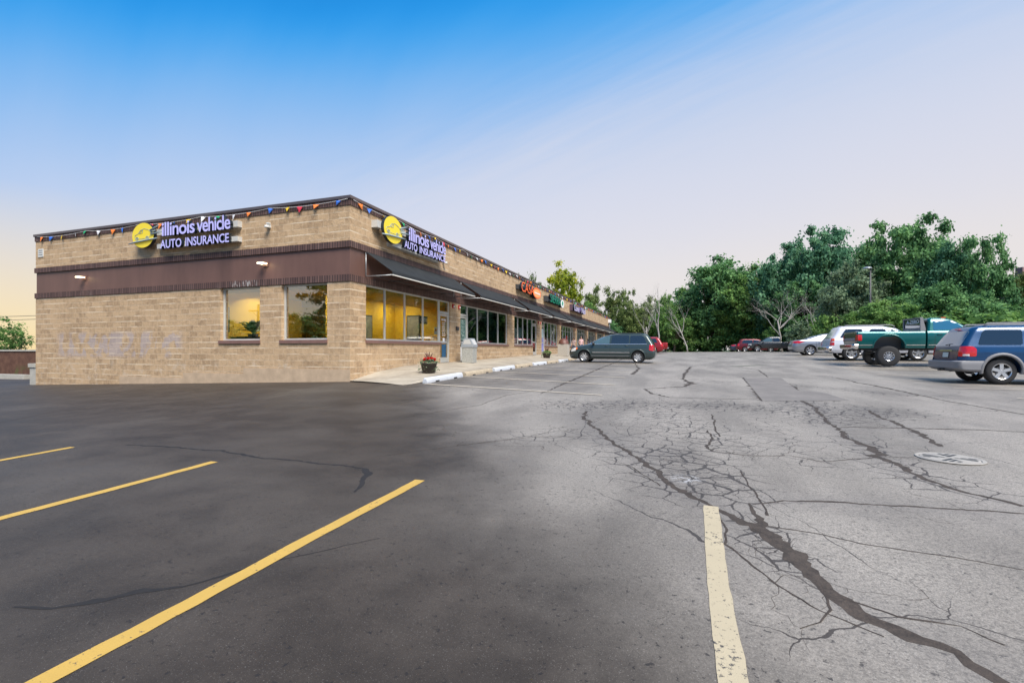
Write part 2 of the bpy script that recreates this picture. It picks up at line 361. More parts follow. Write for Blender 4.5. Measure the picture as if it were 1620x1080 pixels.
def leaf_material(name, c1, c2, c3):
    n = NB(name); g = n.t.nodes.new('ShaderNodeNewGeometry')
    f = n.math('ADD', n.math('MULTIPLY', g.outputs['Random Per Island'], .5), n.math('MULTIPLY', n.ss(n.noise(.55, 3), .35, .68), .6))
    r = n.t.nodes.new('ShaderNodeValToRGB'); e = r.color_ramp.elements
    e[0].position = .1; e[0].color = (*c1, 1); e[1].position = .6; e[1].color = (*c2, 1)
    q = r.color_ramp.elements.new(.98); q.color = (*c3, 1)
    n.L.new(f, r.inputs[0]); n.L.new(r.outputs[0], n.b.inputs['Base Color']); n.b.inputs['Roughness'].default_value = .65
    n.b.inputs['Specular IOR Level'].default_value = .25
    tl = n.t.nodes.new('ShaderNodeBsdfTranslucent'); n.L.new(r.outputs[0], tl.inputs[0]); ms = n.t.nodes.new('ShaderNodeMixShader'); ms.inputs[0].default_value = .42
    o = [x for x in n.t.nodes if x.type == 'OUTPUT_MATERIAL'][0]
    n.L.new(n.b.outputs[0], ms.inputs[1]); n.L.new(tl.outputs[0], ms.inputs[2]); n.L.new(ms.outputs[0], o.inputs[0]); return n.m
M['leaf_deep'] = leaf_material('deep_green_leaves', (.055, .135, .055), (.150, .320, .125), (.27, .48, .19))
M['leaf_mid'] = leaf_material('mid_green_leaves', (.070, .155, .045), (.185, .350, .095), (.33, .48, .14))
M['leaf_blue'] = leaf_material('blue_green_leaves', (.050, .145, .080), (.140, .320, .175), (.25, .45, .25))
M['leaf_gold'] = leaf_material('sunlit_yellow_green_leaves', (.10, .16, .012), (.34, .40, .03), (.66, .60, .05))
M['leaf_olive'] = leaf_material('olive_leaves', (.075, .120, .040), (.185, .255, .080), (.31, .36, .13))
M['leaf_grey'] = leaf_material('dusty_green_leaves', (.11, .175, .10), (.23, .33, .19), (.35, .43, .28))
M['bark'] = mat('bark', (.10, .075, .055), .9, var=.3, vscale=6)
M['deadwood'] = mat('dead_grey_wood', (.36, .34, .32), .9, var=.25, vscale=3)
# ================================================================ GROUND
def seg_dist(P, pts):
    d = np.full(len(P), 1e9)
    for a, b in zip(pts[:-1], pts[1:]):
        a = np.array(a[:2]); b = np.array(b[:2]); ab = b - a; L2 = max((ab ** 2).sum(), 1e-9)
        t = np.clip(((P - a) @ ab) / L2, 0, 1)[:, None]; d = np.minimum(d, np.hypot(*(P - a - t * ab).T))
    return d
def gpl(lst): return [gp(*q) for q in lst]
CR = {}
CR['main'] = [(930, 650, .05), (921, 660, .07), (950, 684, .06), (985, 708, .055), (1020, 735, .06), (1050, 757, .075), (1075, 778, .085), (1115, 797, .03), (1155, 815, .06), (1190, 828, .11), (1215, 852, .14), (1250, 890, .11), (1300, 925, .10), (1370, 965, .10), (1450, 1010, .085), (1530, 1050, .06), (1600, 1090, .06)]
CR['diag'] = [(1262, 630, .06), (1285, 642, .08), (1310, 665, .06), (1340, 690, .07), (1383, 711, .09), (1392, 720, .12), (1430, 745, .06), (1500, 770, .055), (1620, 800, .05)]
CR['drain'] = [(1372, 648, .05), (1410, 667, .08), (1445, 682, .08), (1492, 706, .07)]
CR['cross'] = [(1190, 797, .012), (1240, 791, .03), (1350, 795, .035), (1500, 805, .03), (1640, 813, .025)]
CR['cross2'] = [(1330, 675, .03), (1500, 678, .05), (1640, 684, .04)]
CR['far1'] = [(1323, 597, .06), (1400, 613, .10), (1500, 634, .05), (1620, 655, .05)]
CR['left1'] = [(560, 737, .03), (572, 738, .07), (576, 750, .08), (568, 765, .05), (562, 778, .02)]
CR['left2'] = [(200, 703, .03), (350, 712, .05), (420, 724, .04), (560, 737, .03)]
CR['left3'] = [(20, 960, .012), (80, 962, .03), (150, 950, .05), (220, 938, .05), (290, 928, .02), (420, 890, .012), (600, 850, .008)]
CR['stall'] = [(855, 622, .03), (880, 612, .05), (905, 602, .08), (960, 578, .08), (985, 567, .05)]
CR['loop'] = [(1092, 580, .10), (1084, 592, .12), (1080, 599, .06), (1090, 606, .20), (1082, 611, .10), (1020, 615, .05), (1030, 622, .08), (1060, 628, .05), (1205, 632, .06), (1330, 634, .04)]
CR['patchl'] = [(1176, 597, .06), (1190, 612, .12), (1208, 634, .12)]
CR['patchr'] = [(1233, 597, .05), (1262, 617, .12)]
CR['far2'] = [(1150, 577, .03), (1200, 585, .06), (1215, 596, .04)]
CR['far3'] = [(1005, 575, .05), (1010, 583, .10), (1002, 592, .16)]
CR['n1'] = [(1127, 655, .02), (1130, 672, .035), (1137, 690, .02)]
CR['n2'] = [(1120, 680, .02), (1127, 693, .03), (1120, 708, .035), (1127, 713, .02), (1180, 720, .02), (1250, 720, .015), (1300, 730, .015), (1395, 722, .015)]
CR['n3'] = [(960, 725, .008), (1000, 738, .01), (1018, 750, .012), (1045, 768, .012)]
CR['n4'] = [(1135, 810, .012), (1150, 840, .016), (1148, 860, .016), (1200, 900, .016), (1230, 925, .018), (1300, 965, .012), (1400, 1005, .008)]
CR['n5'] = [(1300, 925, .006), (1318, 965, .012), (1300, 985, .010), (1268, 995, .006)]
CR['arm'] = [(1185, 795, .012), (1196, 812, .05), (1205, 830, .09), (1220, 855, .06)]
CR['n6'] = [(1200, 830, .012), (1300, 845, .012), (1360, 860, .012), (1500, 880, .01), (1640, 905, .006)]
CR['n7'] = [(1330, 945, .008), (1420, 975, .012), (1520, 990, .012), (1590, 1020, .01)]
CR['n8'] = [(1170, 745, .01), (1185, 770, .014), (1205, 795, .016), (1215, 815, .02)]
CR['n9'] = [(640, 660, .01), (760, 640, .02), (800, 625, .02), (850, 618, .02)]
CR['n10'] = [(0, 668, .02), (90, 650, .02), (200, 640, .015)]
CR['n11'] = [(610, 720, .01), (760, 700, .015), (850, 690, .015), (925, 690, .01)]
crackW = {k: [(*gp(a, b)[:2], ww) for a, b, ww in v_] for k, v_ in CR.items()}
AL = [([(900, 640), (1020, 640), (1120, 640), (1220, 645), (1300, 655), (1390, 650)], 1.3, 1.15), ([(1240, 625), (1285, 642), (1310, 665)], .9, 1.3), ([(1060, 715), (1105, 745), (1120, 770)], .75, 1.2),
      ([(1340, 690), (1392, 720), (1430, 745), (1520, 775)], .55, .9), ([(985, 708), (1020, 735), (1050, 757)], .7, .9), ([(1180, 640), (1240, 700), (1300, 735), (1395, 722)], .5, .6), ([(950, 690), (900, 680), (850, 690)], .9, .6), ([(1260, 610), (1330, 615), (1400, 622)], .8, .9), ([(1050, 650), (1090, 680), (1125, 700)], 1.0, .95),
      ([(1180, 822), (1215, 852), (1250, 890)], .28, 1.1), ([(960, 660), (1000, 690)], .7, .6), ([(1060, 598), (1160, 604)], .5, .7)]
def worn(x, y):
    a = np.array([9.5, -10.6]); d = np.array([-6.6, 9.7]); d /= np.hypot(*d)
    s = (x - a[0]) * d[1] - (y - a[1]) * d[0]         # metres to the right of the seal-coat edge
    w_ = 1 / (1 + np.exp(-(s - .45) * 1.9))
    stall = np.clip((8.6 - x) / 2.0, 0, 1) * np.clip((y + 1.5) / 1.5, 0, 1) * np.clip((26 - y) / 6, 0, 1)
    w_ = w_ * (1 - .42 * stall)
    row = np.clip((x - 15.5) / 2.5, 0, 1) * np.clip((y + 3) / 3, 0, 1)
    return w_ * (1 - .22 * row)
def grid_mesh(name, xs, ys, dz, material, attrs=True, hole=None):
    X, Y = np.meshgrid(xs, ys); P = np.stack([X.ravel(), Y.ravel()], 1); Z = G(P[:, 0], P[:, 1]) + dz
    nx, ny = len(xs), len(ys)
    i = np.arange(nx * ny).reshape(ny, nx); q = np.stack([i[:-1, :-1], i[:-1, 1:], i[1:, 1:], i[1:, :-1]], -1).reshape(-1, 4)
    if hole is not None:
        cx = P[q[:, 0], 0] * .5 + P[q[:, 2], 0] * .5; cy = P[q[:, 0], 1] * .5 + P[q[:, 2], 1] * .5; q = q[~hole(cx, cy)]
    me = bpy.data.meshes.new(name); me.vertices.add(len(P)); me.vertices.foreach_set('co', np.column_stack([P, Z]).ravel())
    me.loops.add(q.size); me.loops.foreach_set('vertex_index', q.ravel().astype(np.int32)); me.polygons.add(len(q))
    me.polygons.foreach_set('loop_start', np.arange(0, q.size, 4, dtype=np.int32)); me.update(calc_edges=True)
    me.polygons.foreach_set('use_smooth', np.ones(len(q), bool)); me.materials.append(material)
    if attrs:
        al = np.zeros(len(P))
        near = (P[:, 0] > -5) & (P[:, 0] < 25) & (P[:, 1] < 14)
        Pn = P[near]; a_ = np.zeros(len(Pn))
        for pts, r, s in AL: a_ = np.maximum(a_, s * np.clip(1.15 - seg_dist(Pn, [tuple(p[:2]) for p in gpl(pts)]) / r, 0, 1))
        al[near] = a_
        dk = np.full(len(P), 9.0); dn = dk[near]
        for k in ('main', 'diag', 'drain', 'cross'): dn = np.minimum(dn, seg_dist(Pn, crackW[k]))
        dk[near] = dn
        for nm, arr in (('worn', worn(P[:, 0], P[:, 1])), ('alli', al), ('dk', np.exp(-dk / .25))):
            at_ = me.attributes.new(nm, 'FLOAT', 'POINT'); at_.data.foreach_set('value', arr.astype(np.float32))
    o = bpy.data.objects.new(name, me); C.objects.link(o); return o
def asphalt():
    n = NB('asphalt'); wn_ = n.attr('worn'); al = n.attr('alli'); dk = n.attr('dk'); x, y, z = n.xyz()
    big = n.noise(.28, 5, .6); med = n.noise(1.6, 5, .6); fine = n.noise(60, 4, .8); sp = n.noise(150, 3, .85); pat = n.noise(.9, 3, .5, n.comb(x, n.math('MULTIPLY', y, .35)))
    wv = n.ss(n.math('ADD', wn_, n.math('ADD', n.math('MULTIPLY', n.math('SUBTRACT', big, .5), .5), n.math('MULTIPLY', n.math('SUBTRACT', med, .5), .28))), .12, .95)
    dark = n.mix(n.ss(med, .3, .7), (.036, .029, .023), (.065, .053, .043))
    dark = n.mix(n.math('MULTIPLY', n.ss(big, .45, .7), .6), dark, (.105, .091, .077))
    lite = n.mix(n.ss(pat, .3, .7), (.255, .229, .196), (.410, .372, .322))
    lite = n.mix(n.math('MULTIPLY', n.ss(med, .5, .8), .4), lite, (.47, .43, .38))
    c = n.mix(wv, dark, lite)
    # aggregate
    agg = n.math('ADD', n.math('MULTIPLY', n.ss(fine, .38, .60), .6), n.math('MULTIPLY', n.ss(sp, .38, .62), .4))
    c = n.mix(n.math('MULTIPLY', n.math('SUBTRACT', 1.0, agg), n.math('ADD', n.math('MULTIPLY', wv, .42), .30)), c, (.022, .019, .017))
    chip = n.math('MULTIPLY', n.ss(sp, .62, .68), n.math('ADD', n.math('MULTIPLY', wv, .5), .34))
    c = n.mix(chip, c, (.50, .48, .45))
    pits = n.math('MULTIPLY', n.ss(n.noise(30, 4, .7), .60, .66), .8)
    c = n.mix(pits, c, (.022, .02, .02))
    # oil drips and stains in the stalls
    oil = n.math('MULTIPLY', n.ss(n.noise(.8, 4, .6), .60, .74), .32); c = n.mix(oil, c, (.05, .048, .048))
    # alligator cracking
    def vor(scale, wdt):
        d = n.t.nodes.new('ShaderNodeTexNoise'); d.inputs['Scale'].default_value = 2.6; d.inputs['Detail'].default_value = 5; n.L.new(n.tc, d.inputs['Vector'])
        ma = n.t.nodes.new('ShaderNodeVectorMath'); ma.operation = 'MULTIPLY_ADD'; n.L.new(d.outputs['Color'], ma.inputs[0]); ma.inputs[1].default_value = (.26, .26, 0); n.L.new(n.comb(x, y), ma.inputs[2])
        vv = n.t.nodes.new('ShaderNodeTexVoronoi'); vv.feature = 'DISTANCE_TO_EDGE'; vv.voronoi_dimensions = '2D'; vv.inputs['Scale'].default_value = scale; n.L.new(ma.outputs[0], vv.inputs['Vector'])
        return n.math('DIVIDE', vv.outputs['Distance'], scale)
    brk = n.noise(1.9, 4, .6)
    thr = n.math('MULTIPLY', n.math('SUBTRACT', n.math('ADD', al, n.math('MULTIPLY', brk, .9)), .66, cl=False), .019)
    k1 = n.math('LESS_THAN', vor(3.4, 0), thr)
    thr2 = n.math('MULTIPLY', n.math('SUBTRACT', n.math('ADD', al, n.math('MULTIPLY', n.noise(1.3, 3), .8)), 1.02), .013)
    k2 = n.math('LESS_THAN', vor(7.5, 0), thr2)
    thr3 = n.math('MULTIPLY', n.math('SUBTRACT', n.math('MULTIPLY', n.noise(.33, 3, .6), n.math('ADD', n.math('MULTIPLY', wv, .35), .65)), .46), .05)
    k3 = n.math('LESS_THAN', vor(.62, 0), thr3)
    k = n.math('MAXIMUM', n.math('MAXIMUM', k1, k2), k3)
    c = n.mix(n.math('MULTIPLY', n.math('MULTIPLY', dk, .35), wv), c, (.12, .11, .105))
    c = n.mix(n.math('MULTIPLY', k, .88), c, (.035, .028, .024))
    # ground-away white scuff beside the main crack
    sc = n.comb(x, y); dd = n.t.nodes.new('ShaderNodeVectorMath'); dd.operation = 'DISTANCE'; n.L.new(sc, dd.inputs[0]); pz = gp(1085, 757); dd.inputs[1].default_value = (pz[0], pz[1], 0)
    scf = n.math('MULTIPLY', n.math('SUBTRACT', 1.0, n.ss(dd.outputs['Value'], .05, .20)), n.ss(n.noise(22, 4, .7), .5, .58)); c = n.mix(n.math('MULTIPLY', scf, .7), c, (.55, .55, .55))
    n.L.new(c, n.b.inputs['Base Color'])
    ro = n.math('ADD', n.math('MULTIPLY', wv, .05), n.math('ADD', .54, n.math('MULTIPLY', n.math('SUBTRACT', med, .5), .25))); n.L.new(ro, n.b.inputs['Roughness'])
    n.put(n.b.inputs['Specular IOR Level'], n.math('ADD', n.math('MULTIPLY', wv, .22), .22))
    h = n.math('SUBTRACT', n.math('ADD', n.math('MULTIPLY', fine, .6), n.math('MULTIPLY', sp, .3)), n.math('ADD', k, n.math('MULTIPLY', pits, .6)))
    n.bump(h, .55, .008); return n.m
M['asphalt'] = asphalt()
M['grass'] = mat('rough_grass', (.035, .06, .018), .9, var=.3, vscale=.7, bump=.5, bscale=6)
far = grid_mesh('ground', np.array([-900, -400, -200, -100, -62, -40, -16, 0, 3, 7.9, 18, 26, 60, 120, 250, 500, 900.]), np.array([-900, -300, -100, -60, -40, -12.5, -6, 0, 5, 10, 18, 24, 35, 50, 70, 100, 200, 400, 900.]), -.06, M['grass'], False)
tag(far, kind='structure')
inb = lambda x, y: (x > -15.6) & (x < -.1) & (y > .2) & (y < 59.8)
xs = np.unique(np.concatenate([np.array([-40., -16, 0, 3, 7.9, 18]), np.arange(-60, -16, 2.0), np.arange(-16, 0, .5), np.arange(0, 22, .12), np.arange(22, 27.01, 1.0)]))
ys = np.unique(np.concatenate([np.array(TK[1:10], float), np.arange(-60, -14, 3.0), np.arange(-14, 8, .12), np.arange(8, 20, .5), np.arange(20, 69, 1.5)]))
lot = grid_mesh('parking_lot', xs, ys, 0, M['asphalt'], True, inb); tag(lot, kind='structure')
# crack sealer: ribbons lying on the asphalt
M['sealer'] = mat('crack_filler', (.024, .018, .014), .85, col2=(.072, .055, .043), vscale=14, bump=.8, bscale=60)
rnd = random.Random(5)
rb = MB()
def ribbon(mb, pts, dz, rough=.35, step=.06):
    P = []
    for (a, b) in zip(pts[:-1], pts[1:]):
        L = math.hypot(b[0] - a[0], b[1] - a[1]); n = max(1, int(L / step))
        for i in range(n):
            f = i / n; P.append((a[0] + (b[0] - a[0]) * f, a[1] + (b[1] - a[1]) * f, a[2] + (b[2] - a[2]) * f))
    P.append(pts[-1]); vs = []; ox = oy = 0; jl = jr = 0
    for i, p in enumerate(P):
        q = P[min(i + 1, len(P) - 1)]; r = P[max(i - 1, 0)]; dx, dy = q[0] - r[0], q[1] - r[1]; L = math.hypot(dx, dy) or 1; nx, ny = -dy / L, dx / L
        wob = .35 * p[2] + .004
        ox = ox * .8 + rnd.gauss(0, wob * .5)
        jl = jl * .5 + rnd.gauss(0, rough); jr = jr * .5 + rnd.gauss(0, rough)
        for s_, j in ((1, jl), (-1, jr)):
            h = p[2] / 2 * max(.25, 1 + j * .5); xx = p[0] + nx * (ox + s_ * h); yy = p[1] + ny * (ox + s_ * h); vs.append((xx, yy, gz(xx, yy) + dz))
    mb.add(vs, [(2 * i, 2 * i + 1, 2 * i + 3, 2 * i + 2) for i in range(len(P) - 1)])
rd = MB()
for i, (k_, pts) in enumerate(crackW.items()): ribbon(rd if k_ in ('left1', 'left2', 'left3') else rb, pts, .0009 + .00004 * i, .5, .045)
def walk(x, y, ang, n, wdt, depth=0):
    pts = [(x, y, wdt)]; ang0 = ang
    for i in range(n):
        turn = rnd.gauss(0, .5); ang = ang0 + turn; ang0 += rnd.gauss(0, .2); st = rnd.uniform(.03, .08); x += math.cos(ang) * st; y += math.sin(ang) * st
        pts.append((x, y, wdt * (1 - i / n * .7)))
        if depth < 2 and rnd.random() < .10: walk(x, y, ang + rnd.choice((-1, 1)) * rnd.uniform(.7, 1.4), int(n * .5), wdt * .75, depth + 1)
    global nw; nw += 1
    ribbon(rb, pts, .0005 + (nw % 9) * .00003, .5, .03)
nw = 0
for k_, cnt, ww in (('main', 8, .006), ('diag', 10, .009), ('drain', 3, .006), ('cross', 2, .005), ('cross2', 4, .009), ('n2', 6, .010), ('loop', 12, .02), ('far1', 6, .02), ('left2', 3, .008), ('n11', 4, .008), ('n4', 2, .004)):
    pts = crackW[k_]
    for _ in range(cnt):
        j = rnd.randrange(len(pts) - 1); f = rnd.random(); a, b = pts[j], pts[j + 1]
        walk(a[0] + (b[0] - a[0]) * f, a[1] + (b[1] - a[1]) * f, rnd.uniform(0, 6.28), rnd.randint(5, 16), ww * rnd.uniform(.6, 1.3))
for _ in range(14):
    p = gp(rnd.uniform(620, 1000), rnd.uniform(625, 720)); walk(p[0], p[1], rnd.uniform(0, 6.28), 14, .009)
tag(rb.build('asphalt_cracks', M['sealer']), kind='structure')
tag(rd.build('asphalt_cracks', mat('dark_crack_filler', (.014, .012, .011), .8, var=.3, vscale=10)), kind='structure')
# patch of newer asphalt
M['patch'] = mat('patched_asphalt', (.175, .158, .142), .7, var=.2, vscale=2.5, bump=.4, bscale=90)
pm = MB(); pp = gpl([(1177, 598), (1235, 597), (1262, 617), (1300, 620), (1345, 633), (1207, 634)])
pm.add([(p[0], p[1], p[2] + .0026) for p in pp], [(0, 1, 2, 5), (2, 3, 4, 5)]); tag(pm.build('asphalt_patch', M['patch']), kind='structure')
# ---------------- painted bay lines
def stripe(a, b, wd, m, dz=.0034):
    a = Vector(a[:2]); b = Vector(b[:2]); d = (b - a).normalized(); nn = Vector((-d.y, d.x)) * wd / 2; L = (b - a).length; k = max(2, int(L / .12)); mb = MB(); vs = []
    ph = rnd.uniform(0, 6)
    for i in range(k + 1):
        c = a + (b - a) * (i / k); wb = .006 * math.sin(i * .35 + ph) + .004 * rnd.uniform(-1, 1)
        for s_ in (1, -1):
            q = c + nn * s_ * (1 + rnd.uniform(-.04, .04)) + Vector((-d.y, d.x)) * wb; vs.append((q.x, q.y, gz(q.x, q.y) + dz))
    mb.add(vs, [(2 * i, 2 * i + 1, 2 * i + 3, 2 * i + 2) for i in range(k)]); return tag(mb.build('bay_line', M[m]), kind='structure')
e1 = gp(664, 759); e2 = gp(340, 730); e3 = gp(115, 707); e4 = gp(1123, 800)
for e, m in ((e1, 'stripe_yellow'), (e2, 'stripe_yellow'), (e3, 'stripe_yellow')):
    stripe((e.x, e.y), (e.x, e.y - 5.6), .105, m)
q4 = gp(1158, 1080); dd4 = (q4 - e4).normalized(); stripe((e4.x, e4.y), (e4.x + dd4.x * 5.5, e4.y + dd4.y * 5.5), .112, 'stripe_pale', .0034)
for i in range(13):
    y = -.6 + 2.7 * i
    stripe((2.95, y), (7.9, y), .10, 'stripe_faint', .012)
for i in range(14):
    y = -1.6 + 2.7 * i + .35
    stripe((16.9, y), (22.3, y), .10, 'stripe_faint', .012)
# ---------------- drain grate
g0 = gp(1502, 725); t = empty('storm_drain', (g0.x, g0.y, g0.z + .004), .5, 'round pale iron drain grate with slots, set in the cracked asphalt', 'drain grate')
M['iron'] = mat('worn_cast_iron', (.34, .32, .29), .75, metal=.1, var=.15, vscale=12, bump=.3, bscale=80)
m = MB(); m.lathe([(.262, .002), (.265, .006), (.298, .007), (.302, .0)], 48); m.build('frame_ring', M['iron'], t, 40)
m = MB(); m.lathe([(0, .008), (.250, .008), (.256, .006), (.258, .001)], 48); m.build('grate', M['iron'], t, 40)
m = MB()
for q in range(4):
    a0 = q * math.pi / 2 + .3; ca, sa = math.cos(a0), math.sin(a0); rot = lambda x, y: (ca * x - sa * y, sa * x + ca * y)
    for k in range(4):
        off = .020 + k * .054; xe = math.sqrt(max(.236 ** 2 - (off + .02) ** 2, 0)); x0 = max(off * .9, .03)
        if xe - x0 < .03: continue
        segs = [(x0, xe)]
        for (a_, b_) in segs: m.add([(*rot(a_, off), .0086), (*rot(b_ - .006, off - .002), .0086), (*rot(b_, off + .008), .0086), (*rot(b_ - .006, off + .036), .0086), (*rot(a_, off + .034), .0086), (*rot(a_ - .006, off + .008), .0086)], [(0, 1, 2, 3, 4, 5)])
m.build('slots', M['black'], t)
# ---------------- sidewalk
SW = [(0, .34), (1.37, .55), (3.16, .71), (6.4, .74), (20, .94), (61, 1.13)]
def sw0(y): return float(np.interp(y, [a for a, b in SW], [b for a, b in SW]))
def sw(x, y):
    e = gz(2.4, y) + .004 + .145 * min(1, max(0, (y + .85) / 3.2)); f = min(max(x / 2.4, 0), 1)
    return sw0(y) * (1 - f) + e * f
m = MB(); ysw = [-.85, -.6, -.4, -.2, 0.001, .5, 1, 1.5, 2, 2.6, 3.2, 4, 5, 6] + [7 + 1.5 * i for i in range(37)]
rows = [[(2.4 * i / 5, -.86 * i / 5, -.2) for i in range(6)] + [(2.55, -.86, -.2), (2.57, -.86, -.2)]]
for y in ysw:
    x0 = 0 if y >= 0 else 2.4 * (-y / .86)
    r = []
    for i in range(6):
        x = x0 + (2.4 - x0) * i / 5 if y < 0 else 2.4 * i / 5
        r.append((x, y, sw(x, y)))
    r.append((2.55, y, sw(2.4, y) - .02)); r.append((2.57, y, gz(2.57, y) - .02)); rows.append(r)
nn = len(rows[0]); m.add([p for r in rows for p in r], [(j * nn + i, j * nn + i + 1, (j + 1) * nn + i + 1, (j + 1) * nn + i) for j in range(len(rows) - 1) for i in range(nn - 1)])
n_ = NB('sidewalk_concrete'); x, y, z = n_.xyz()
jy = n_.math('LESS_THAN', n_.math('FRACT', n_.math('MULTIPLY', y, 1 / 1.5)), .012); jx = n_.math('LESS_THAN', n_.math('ABSOLUTE', n_.math('SUBTRACT', x, 2.38)), .01)
c = n_.mix(n_.ss(n_.noise(1.2, 5, .65), .3, .7), (.28, .24, .185), (.42, .37, .29)); c = n_.mix(n_.math('MULTIPLY', n_.ss(n_.noise(30, 4, .7), .55, .75), .35), c, (.25, .22, .18))
c = n_.mix(n_.math('MULTIPLY', n_.math('MAXIMUM', jx, jy), .7), c, (.12, .10, .08)); n_.L.new(c, n_.b.inputs['Base Color']); n_.b.inputs['Roughness'].default_value = .9; n_.bump(n_.noise(80, 3), .3, .005)
tag(m.build('sidewalk', n_.m), kind='structure')
# weeds in the kerb joints
def tuft(mb, x, y, z, r, n, hgt):
    for _ in range(n):
        a = rnd.uniform(0, 6.28); rr = rnd.uniform(0, r); l = rnd.uniform(.4, 1) * hgt; b = rnd.uniform(0, 6.28); bx, by = x + math.cos(a) * rr, y + math.sin(a) * rr
        ww = .012; dx, dy = math.cos(b), math.sin(b); lean = rnd.uniform(.2, .9) * l
        mb.add([(bx - dy * ww, by + dx * ww, z), (bx + dy * ww, by - dx * ww, z), (bx + dx * lean, by + dy * lean, z + l)], [(0, 1, 2)])
for i, (x, y) in enumerate([(2.66, 2.15), (2.66, 4.8), (2.66, 7.5), (2.66, 10.15)]):
    mb = MB(); tuft(mb, x, y, gz(x, y), .12, 60, .13); tag(mb.build('weeds', M['leaf_mid']), ['green weed tuft behind the gap after the nearest white wheel stop', 'weed tuft in the gap after the nearest tan wheel stop', 'weed tuft in the gap after the second white wheel stop', 'weed tuft in the gap after the second tan wheel stop'][i], 'weed', 'weeds between the wheel stops')
# wheel stops
def wheel_stop(y0, y1, m_, label, x=2.88):
    t = empty('wheel_stop', (x, (y0 + y1) / 2, gz(x, (y0 + y1) / 2)), 0, label, 'wheel stop', 'wheel stops along the sidewalk'); L = (y1 - y0) / 2
    t.rotation_euler = (math.atan((gz(x, y1) - gz(x, y0)) / (y1 - y0)), 0, 0)
    mb = MB(); prof = [(-.08, 0), (.09, 0), (.09, .05), (.065, .13), (.045, .15), (-.04, .15), (-.06, .13), (-.08, .06)]
    secs = [(-L, .80), (-L + .05, 1.0)]; feet = [(-.62 * L, -.38 * L), (.38 * L, .62 * L)]
    cuts = [-L, -L + .06] + [q for f in feet for q in f] + [L - .06, L]
    vs = []; k = len(prof)
    for c in cuts:
        s_ = .82 if abs(c) == L else 1
        for (a, b) in prof: vs.append((a * s_, c, b * s_ if b else 0))
    fs = []
    for j in range(len(cuts) - 1):
        raised = any(abs(cuts[j] - f[0]) < 1e-6 for f in feet)
        for i in range(k):
            i2 = (i + 1) % k
            fs.append((j * k + i, j * k + i2, (j + 1) * k + i2, (j + 1) * k + i))
    fs += [tuple(range(k)), tuple(range((len(cuts) - 1) * k + k - 1, (len(cuts) - 1) * k - 1, -1))]
    mb.add(vs, fs); mb.build('block', M[m_], t, 50)
    for f in feet:
        sl = MB(); sl.box(.075, .0945, f[0] + .03, f[1] - .03, .0, .042); sl.build('drain_slot', M['black'], t)
stops_ = ['white', 'tan', 'white', 'tan', 'white', 'tan', 'white', 'tan', 'white', 'tan', 'white']
ords = ['nearest', 'second', 'third', 'fourth', 'fifth', 'sixth']
for i, c in enumerate(stops_):
    y0 = -.45 + 2.68 * i
    lab = ('white painted' if c == 'white' else 'bare tan') + ' concrete wheel stop, ' + ords[i // 2] + ' ' + ('white' if c == 'white' else 'tan') + ' one along the sidewalk'
    wheel_stop(y0, y0 + 2.42, 'stop_' + c, lab)
# ================================================================ BUILDING
BL = empty('strip_mall', (0, 0, 0), 0, 'long single storey tan block shopping strip with brown bands', 'building')
W1, W2 = (-5.42, -3.63), (-2.72, -.87)
ZH, ZS = 3.45, 1.575
UN = [('w', .81, 6.02, 6.98), ('d', 8.03, 8.95, 14.7), ('w', 15.87, 19.95, 21.05), ('d', 22.2, 23.2, 27.3), ('w', 28.5, 32.7, 33.9),
      ('d', 35.4, 36.4, 40.3), ('w', 41.8, 45.7, 46.8), ('d', 48.0, 49.0, 53.3), ('w', 54.5, 58.5, 59.4)]
XL, YE, TH = -15.78, 60.0, .28
m = MB()
zb = -.4
# street side wall (y = 0)
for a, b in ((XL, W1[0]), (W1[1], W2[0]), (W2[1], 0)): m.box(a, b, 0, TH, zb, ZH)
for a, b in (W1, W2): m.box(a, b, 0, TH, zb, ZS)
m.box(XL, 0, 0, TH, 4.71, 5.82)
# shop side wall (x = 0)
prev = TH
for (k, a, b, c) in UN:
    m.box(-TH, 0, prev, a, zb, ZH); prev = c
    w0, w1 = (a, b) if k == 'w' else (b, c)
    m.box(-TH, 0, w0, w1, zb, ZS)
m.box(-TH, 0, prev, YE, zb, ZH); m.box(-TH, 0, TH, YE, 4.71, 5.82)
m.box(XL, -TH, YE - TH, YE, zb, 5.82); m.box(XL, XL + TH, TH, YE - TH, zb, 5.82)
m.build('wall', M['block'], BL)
m = MB()
m.box(XL + .02, 0 - .02, .02, TH, 3.66, 4.51); m.box(-TH, -.02, TH, YE - .01, 3.66, 4.51); m.build('fascia', M['fascia'], BL)
def band(name, z0, z1, o, mt):
    m = MB(); m.box(XL - o, o, -o, TH, z0, z1); m.box(-TH, o, TH, YE + o, z0, z1); return m.build(name, mt, BL)
band('brick_band', 4.51, 4.71, .035, M['soldier']); band('brick_band', 3.45, 3.66, .03, M['soldier']); band('brick_band', 5.82, 6.02, .025, M['soldier'])
m = MB(); m.box(XL - .06, .06, -.06, TH + .05, 6.02, 6.11); m.box(-TH - .05, .06, TH + .05, YE + .06, 6.02, 6.11); m.box(XL - .06, XL + TH, TH + .05, YE + .06, 6.02, 6.11); m.build('coping', M['cap'], BL)
m = MB(); m.box(XL + TH, -TH, TH, YE - TH, 5.2, 5.25); m.build('roof', M['roofm'], BL)
m = MB(); m.box(-4.35, .008, -.014, 0, zb, .69); m.box(-7.2, -4.35, -.012, 0, zb, .49); m.box(-10.6, -7.2, -.010, 0, zb, .30); m.build('render_base', M['parge'], BL)
